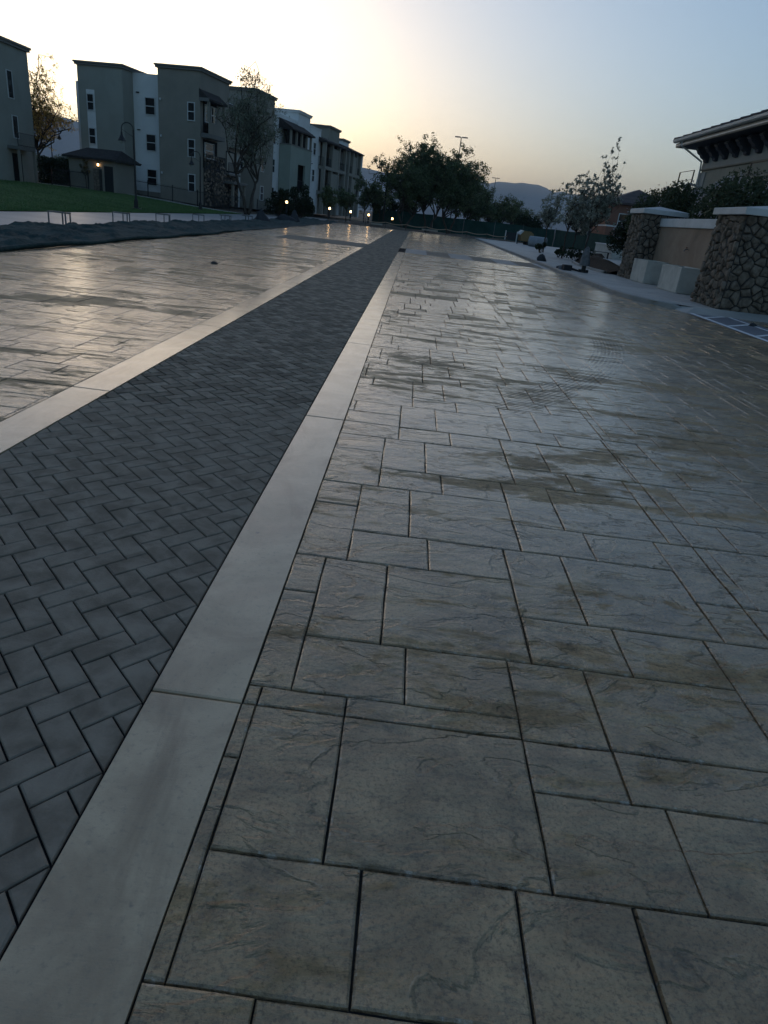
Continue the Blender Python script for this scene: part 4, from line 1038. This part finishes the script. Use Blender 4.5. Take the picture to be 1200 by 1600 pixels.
# ------------------------------------------------------------------ right side: stone pillars, wall, cubes, planter
def voronoi_stones(w_, h_, n):
    pts = []; tries = 0
    md = .78 * math.sqrt(w_ * h_ / n)
    while len(pts) < n and tries < 9000:
        p = (rnd.uniform(0, w_), rnd.uniform(0, h_)); tries += 1
        if all(math.hypot(p[0] - q[0], p[1] - q[1]) > md * (.45 + .75 * ((i * 37) % 10) / 10) for i, q in enumerate(pts)): pts.append(p)
    cells = []
    for i, p in enumerate(pts):
        c = [(0, 0), (w_, 0), (w_, h_), (0, h_)]
        for j, q in enumerate(pts):
            if j == i or not c: continue
            dx, dy = q[0] - p[0], q[1] - p[1]
            if dx * dx + dy * dy > 4: continue
            c = clip(c, dx, dy, (q[0] ** 2 + q[1] ** 2 - p[0] ** 2 - p[1] ** 2) / 2)
        if c: cells.append(c)
    return cells
def stone_face(root, P00, P10, P01, P11, n, gap=.018):
    """stones on a quad face; P00-P10 bottom, P01-P11 top; outward is to the right of bottom x up"""
    P00, P10, P01, P11 = map(Vector, (P00, P10, P01, P11))
    w_ = (P10 - P00).length; h_ = (P01 - P00).length
    nrm = (P10 - P00).cross(P01 - P00).normalized()
    for c in voronoi_stones(w_, h_, n):
        o = inset(c, gap * rnd.uniform(.6, 1.3))
        if not o or area(o) < .004: continue
        o = rough_outline(o, .14, .012)
        k = len(o); cx = sum(p[0] for p in o) / k; cy = sum(p[1] for p in o) / k; d = rnd.uniform(.03, .085); tl = (rnd.gauss(0, .2), rnd.gauss(0, .2))
        def W(x, y, z): 
            a, b = x / w_, y / h_
            return P00.lerp(P10, a).lerp(P01.lerp(P11, a), b) + nrm * z
        V = []
        for f, z in ((1, 0), (.96, d * .75), (.86, d), (.4, d * 1.06)):
            V += [W(cx + (x - cx) * f, cy + (y - cy) * f, z + (tl[0] * (x - cx) + tl[1] * (y - cy)) * (z > 0) * .5) for x, y in o]
        fs = [(r * k + i, r * k + (i + 1) % k, (r + 1) * k + (i + 1) % k, (r + 1) * k + i) for r in range(3) for i in range(k)] + [tuple(3 * k + i for i in range(k))]
        link('stone', mesh('stone', V, fs, M['field'], None, True), root)
def pillar(x0, x1, y0, y1, z0, z1, bat, label, n1, n2):
    root = empty('stone_pillar', (x0, y0, 0), label, 'pillar')
    X0, X1, Y0, Y1 = 0, x1 - x0, 0, y1 - y0
    tx0, tx1, ty0, ty1 = X0 + bat, X1 - bat, Y0 + bat, Y1 - bat
    m = MB(); m.add([(X0, Y0, z0), (X1, Y0, z0), (X1, Y1, z0), (X0, Y1, z0), (tx0, ty0, z1), (tx1, ty0, z1), (tx1, ty1, z1), (tx0, ty1, z1)], [(0, 3, 2, 1), (4, 5, 6, 7), (0, 1, 5, 4), (1, 2, 6, 5), (2, 3, 7, 6), (3, 0, 4, 7)])
    m.build('core', M['mortar'], root)
    stone_face(root, (X0, Y1, z0), (X0, Y0, z0), (tx0, ty1, z1), (tx0, ty0, z1), n1)
    stone_face(root, (X0, Y0, z0), (X1, Y0, z0), (tx0, ty0, z1), (tx1, ty0, z1), n2)
    o = .14; m = MB()
    m.bbox(tx0 - o, tx1 + o, ty0 - o, ty1 + o, z1, z1 + .17, .012)
    cx, cy = (tx0 + tx1) / 2, (ty0 + ty1) / 2; a = z1 + .17
    m.add([(tx0 - o + .02, ty0 - o + .02, a), (tx1 + o - .02, ty0 - o + .02, a), (tx1 + o - .02, ty1 + o - .02, a), (tx0 - o + .02, ty1 + o - .02, a), (cx, cy, a + .15)], [(0, 1, 4), (1, 2, 4), (2, 3, 4), (3, 0, 4)])
    m.build('cap', M['precast'], root)
pillar(8.16, 10.2, 18.85, 20.75, -.02, 2.42, .07, 'nearest big stone pillar with pale cap at the right edge', 95, 112)
pillar(8.72, 10.3, 29.0, 30.7, .1, 2.55, .05, 'farther stone pillar with pale cap at the end of the tan wall', 88, 80)
wl = empty('garden_wall', (9.45, 25, 0), 'tan stucco wall with pale coping between the two stone pillars', 'wall')
part('wall', M['tanwall'], wl, (0, .35, -4.4, 4.1, .05, 2.14)); MB().bbox(-.07, .42, -4.35, 4.05, 2.14, 2.43, .012).build('coping', M['precast'], wl)
p = Vector((9.45, 25.6, 1.45)); t = empty('hose_tap', p, 'small metal tap sticking out of the tan wall', 'tap')
m = MB(); m.tube([(0, 0, 0), (-.1, 0, 0), (-.13, 0, -.07)], .018, 6); m.build('spout', M['steel'], t); m = MB(); m.tube([(-.06, 0, .02), (-.06, 0, .06)], .012, 5); m.box(-.09, -.03, -.035, .035, .06, .075); m.build('handle', M['redwall'], t)
for (y0, y1, lb) in ((26.95, 28.65, 'farther pale concrete cube planter in front of the tan wall'), (23.45, 25.3, 'nearer pale concrete cube planter beside the big stone pillar')):
    t = empty('concrete_planter', (8.62, y0, .12), lb, 'planter')
    L = y1 - y0; MB().bbox(0, .8, 0, L, 0, .76, .015).build('body', M['cube'], t)
    m = MB(); m.bbox(.0, .8, 0, .12, .76, .80, .006); m.bbox(0, .8, L - .12, L, .76, .80, .006); m.bbox(0, .1, .12, L - .12, .76, .80, .006); m.bbox(.7, .8, .12, L - .12, .76, .80, .006); m.build('rim', M['cube'], t)
# planter wall, bench and mulch bed farther on
p = at(959, 409, 55.2); t = empty('low_planter', (p.x, p.y, .1), 'low grey concrete planter wall beyond the farther pillar', 'planter')
MB().bbox(-.3, 1.8, 0, 5.4, 0, .95, .02).build('body', M['cube'], t); MB().bbox(-.36, 1.86, -.06, 5.46, .95, 1.03, .015).build('coping', M['precast'], t)
p = at(933, 401, 55); t = empty('bench', (p.x, p.y, .1), 'dark bench standing left of the low planter wall', 'bench', None, R(-8))
for k in range(4): part('slat', M['dark'], t, (-.9, .9, -.24 + k * .125, -.13 + k * .125, .42, .46))
for x, y in ((-.75, -.2), (.75, -.2), (-.75, .2), (.75, .2)): part('leg', M['black'], t, (x - .03, x + .03, y - .03, y + .03, 0, .42))
bed = [(8.35, 31.2), (8.2, 33), (8.25, 36), (8.6, 39), (9.3, 42), (10.6, 47), (11.4, 52), (13.2, 57), (15.5, 60)]
m = MB(); ins = [(10.6, 31.2), (10.8, 33), (10.9, 36), (11.2, 39), (11.9, 42), (12.9, 47), (13.4, 52), (14.5, 56), (15.8, 59)]
V = []; nb = len(bed)
for (a, b), (c, d) in zip(bed, ins):
    for k in range(8):
        t_ = k / 7; V.append((a + (c - a) * t_, b + (d - b) * t_, .125 + .22 * math.sin(math.pi * t_) + (rnd.uniform(-.03, .04) if 0 < k < 7 else 0)))
m.add(V, [(j * 8 + k, j * 8 + k + 1, (j + 1) * 8 + k + 1, (j + 1) * 8 + k) for j in range(nb - 1) for k in range(7)]); m.smooth = True
tag(m.build('mulch_bed', M['mulch']), kind='structure')
m = MB(); rows = []
for a, b in bed: rows += [(a - .12, b, .1), (a - .12, b, .22), (a + .02, b, .22), (a + .02, b, .1)]
m.add(rows, [f for j in range(nb - 1) for f in ((4*j, 4*j+4, 4*j+5, 4*j+1), (4*j+1, 4*j+5, 4*j+6, 4*j+2), (4*j+2, 4*j+6, 4*j+7, 4*j+3))]); tag(m.build('bed_kerb', M['kerb']), kind='structure')
# bagged standpipe, black box with hose, scraps on the walk
t = empty('standpipe', (7.02, 29.8, .118), 'knee high black standpipe wrapped in a crumpled grey bag by the kerb', 'standpipe')
m = MB(); m.lathe([(.16, 0), (.16, .04), (.09, .05), (.09, .3), (.12, .32), (.12, .36)], 12)
m.box(-.2, -.1, -.05, .05, 0, .12); m.box(.1, .2, -.05, .05, 0, .12); m.build('pipe', M['black'], t)
bg_ = bag('bag', None, (0, 0, .30), .185, .16, .64, M['bag'], None, None, 3, .35, 5); bg_.parent = t
m = MB(); m.lathe([(.21, .27), (.205, .40), (.17, .56)], 14); m.build('skirt', M['bag'], t)
t = empty('tool_box', (6.45, 30.0, .125), 'black toolbox with a limp cord lying on the kerb beside the standpipe', 'toolbox', None, R(12))
MB().bbox(-.26, .1, -.13, .13, 0, .22, .02).build('box', M['dark'], t); m = MB(); m.tube([(.1, 0, .08), (.25, .02, .06), (.42, -.04, .03), (.5, -.02, .02)], [.06, .05, .04, .03], 6); m.build('cord', M['dark'], t)
for px, py, Y, lb in ((877, 420, 31, 'flat dark cloth crumpled on the kerb left of the toolbox'), (845, 412, 36.5, 'small dark bucket on the kerb at the cross band'), (875, 423, 30.4, 'small pale rag on the kerb edge')):
    p = at(px, py, Y); bag('dropped_cloth' if 'bucket' not in lb else 'bucket', lb, (max(p.x, 6.2), p.y, .12), .22 if 'rag' not in lb else .1, .14, .12 if 'bucket' not in lb else .3, M['bag' if 'rag' in lb else 'dark'], 'bucket' if 'bucket' in lb else 'cloth', None, int(px))

# house at the right: wall, eave with corbels, tiled hip roof
hx, hy = 14.3, 39.8
hs = empty('tiled_house', (hx, hy, -.5), 'grey green stucco building with tiled roof and dark corbels at the right edge', 'building')
part('wall', M['greywall'], hs, (0, 12, -26, 0, 0, 5.75)); part('frieze', M['frieze'], hs, (-.03, 12, -26, .03, 5.75, 6.75))
part('string_course', M['brown'], hs, (-.08, 12, -26, .08, 5.70, 5.76)); 
part('corner_panel', M['frieze'], hs, (-.05, .0, -.75, .02, 0, 5.6))
for k in range(16):
    y = -.55 - k * 1.16; m = MB()
    m.prism([(-.02, 6.70), (-.62, 6.70), (-.64, 6.52), (-.56, 6.40), (-.44, 6.34), (-.36, 6.22), (-.22, 6.16), (-.18, 6.06), (-.02, 6.02)], 'y', y - .17, y + .17)
    c = fix_normals(m.build('corbel', M['corbel'], hs)); m = MB(); m.tube([(-.66, y - .15, 6.58), (-.66, y + .15, 6.58)], .05, 6); m.build('corbel_roll', M['steel'], c)
part('soffit', M['corbel'], hs, (-1.15, 12.5, -27, 1.15, 6.75, 6.82))
part('fascia', M['brown'], hs, (-1.22, -1.15, -27, 1.22, 6.74, 6.93), (-1.15, 12.5, 1.15, 1.22, 6.74, 6.93))
m = MB(); m.prism([(-1.22, 6.95), (-1.30, 6.95), (-1.38, 7.0), (-1.40, 7.10), (-1.37, 7.10), (-1.35, 7.02), (-1.22, 6.98)], 'y', -27, 1.35); m.build('gutter', M['trim'], hs)
part('eave_strip', M['trim'], hs, (-1.235, -1.22, -27, 1.22, 6.80, 6.85))
rt = MB(); ncr = 20
for k in range(ncr):
    a0 = k / ncr; a1 = (k + 1.25) / ncr; f = lambda a: (-1.3 + 7 * a, 1.3 - 7 * a, 7.03 + 2.9 * a)
    x0, y0, z0 = f(a0); x1, y1, z1 = f(a1)
    n_ = int((y0 + 27) / .30)
    for j in range(n_):
        ya = y0 - j * .30; yb = ya - .27; rz_ = rnd.uniform(-.008, .012)
        if ya > y1 + .3: continue
        rt.add([(x0, ya, z0 + .02 + rz_), (x0, (ya + yb) / 2, z0 + .095 + rz_), (x0, yb, z0 + .02 + rz_), (x1, ya, z1 + .0), (x1, (ya + yb) / 2, z1 + .05), (x1, yb, z1 + .0)], [(0, 3, 4, 1), (1, 4, 5, 2), (0, 1, 2)])
m = MB(); m.add([(-1.3, 1.3, 7.0), (-1.3, -27, 7.0), (5.7, -27, 9.9), (5.7, -5.7, 9.9), (12.5, 1.3, 7.0), (12.5, -27, 7.0)], [(0, 3, 2, 1), (0, 4, 3), (4, 5, 2, 3)])
rf = m.build('roof', M['tile'], hs); o = rt.build('roof_tile', M['tile'], rf); o['kind'] = 'stuff'
m = MB()
for j in range(22): a = j / 22; b = (j + 1.15) / 22; m.tube([(-1.32 + 7 * a, 1.32 - 7 * a, 7.08 + 2.9 * a), (-1.32 + 7 * b, 1.32 - 7 * b, 7.06 + 2.9 * b)], [.13, .10], 6)
m.build('hip_cap', M['tile'], rf)
m = MB(); m.tube([(-1.25, .3, 6.95), (-1.2, .3, 6.75), (-.16, -.12, 6.1), (-.12, -.12, 5.6), (-.12, -.12, .1)], .05, 6); m.build('downspout', M['trim'], hs)
t = empty('security_camera', (hx - .05, hy - .2, 4.45), 'white wall bracket with round black security camera on the tiled building corner', 'camera')
m = MB(); m.tube([(0, 0, 0), (-.35, 0, .08), (-.5, 0, .02)], .06, 6); m.build('bracket', M['trim'], t)
m = MB(); m.lathe([(.02, -.42), (.13, -.36), (.17, -.24), (.17, -.02), (.10, .04)], 12, (-.55, 0)); m.build('dome', M['black'], t)
def trellis(x, y, w_, z0, z1, label):
    t = empty('trellis_frame', (x, y, 0), label, 'trellis'); m = MB()
    m.tube([(0, -w_ / 2, z0), (0, -w_ / 2, z1), (0, w_ / 2, z1), (0, w_ / 2, z0)], .035, 5); m.build('hoop', M['black'], t)
    m = MB()
    for zz in np.linspace(z0 + .5, z1 - .4, 3): m.tube([(0, -w_ / 2, zz), (0, w_ / 2, zz)], .012, 4)
    m.build('wire', M['steel'], t)
trellis(12.6, 29.0, 2.0, .1, 4.75, 'tall black trellis hoop above the flowering bush, nearer to the right edge'); trellis(12.8, 37.5, 1.9, .1, 4.9, 'low showing black trellis hoop at the far end of the flowering bush')
shrub('oleander_bush', 'big dark flowering oleander bush behind the tan wall', (11.6, 26.2, .1), 1.9, 4.4, 4.15, 34000, .12, M['leaf_bush'], flowers=260, lumps=22, cat='bush', z0=.8)
shrub('oleander_bush', 'flowering oleander bush rising behind the far pillar cap', (12.0, 34.5, .1), 1.8, 3.6, 4.1, 26000, .12, M['leaf_bush'], flowers=160, lumps=18, cat='bush', z0=.8)
shrub('oleander_bush', 'dark bush with few flowers left of the far pillar', (12.9, 43.5, .1), 1.7, 2.4, 3.7, 12000, .15, M['leaf_dark'], flowers=50, lumps=14, cat='bush', z0=.3)
shrub('oleander_bush', 'dark bush at the back behind the low planter wall', (19.5, 62, .1), 2.4, 2.0, 4.0, 9000, .2, M['leaf_dark'], lumps=12, cat='bush', z0=.2)
# red house and small tan house farther off
def house(name, label, c, w_, d_, h, rh, wall, rz):
    t = empty(name, c, label, 'house', None, rz)
    part('wall', M[wall], t, (-w_ / 2, w_ / 2, -d_ / 2, d_ / 2, -.2, h))
    m = MB(); a, b = w_ / 2 + .45, d_ / 2 + .45
    m.add([(-a, -b, h), (a, -b, h), (a, b, h), (-a, b, h), (-a, -b, h + .18), (a, -b, h + .18), (a, b, h + .18), (-a, b, h + .18), (0, -b + a, h + rh), (0, b - a, h + rh)],
          [(0, 3, 2, 1), (0, 1, 5, 4), (1, 2, 6, 5), (2, 3, 7, 6), (3, 0, 4, 7), (4, 5, 8), (5, 6, 9, 8), (6, 7, 9), (7, 4, 8, 9)]); m.build('roof', M['tile'], t)
    window(t, (-w_ / 4, -d_ / 2, h - 1.6), 1.0, 1.4, '-y')
    part('band', M['precast'], t, (-w_ / 2 - .03, w_ / 2 + .03, -d_ / 2 - .03, d_ / 2 + .03, h * .55, h * .55 + .15))
p = at(1010, 300, 78); house('red_house', 'red stucco house with brown hipped roof behind the bushes', (p.x + .4, p.y + 5, 0), 6.4, 9, 4.9, 1.75, 'redwall', R(-4))
p = at(950, 345, 92); house('tan_house', 'small brown house partly hidden beyond the plane trees', (p.x, p.y + 4, 0), 5.0, 6, 3.9, 1.3, 'sandstucco', R(-4))

# ------------------------------------------------------------------ evening air
hm = bpy.data.materials.new('evening_haze'); hm.use_nodes = True
t_ = hm.node_tree; t_.nodes.clear(); o_ = t_.nodes.new('ShaderNodeOutputMaterial'); pv = t_.nodes.new('ShaderNodeVolumePrincipled')
pv.inputs['Color'].default_value = (.66, .83, 1, 1); pv.inputs['Density'].default_value = .00015; pv.inputs['Anisotropy'].default_value = .3
t_.links.new(pv.outputs[0], o_.inputs['Volume'])
hb_ = MB().box(-9300, 9300, -700, 9300, -4.2, 520).build('haze', hm); hb_['kind'] = 'stuff'
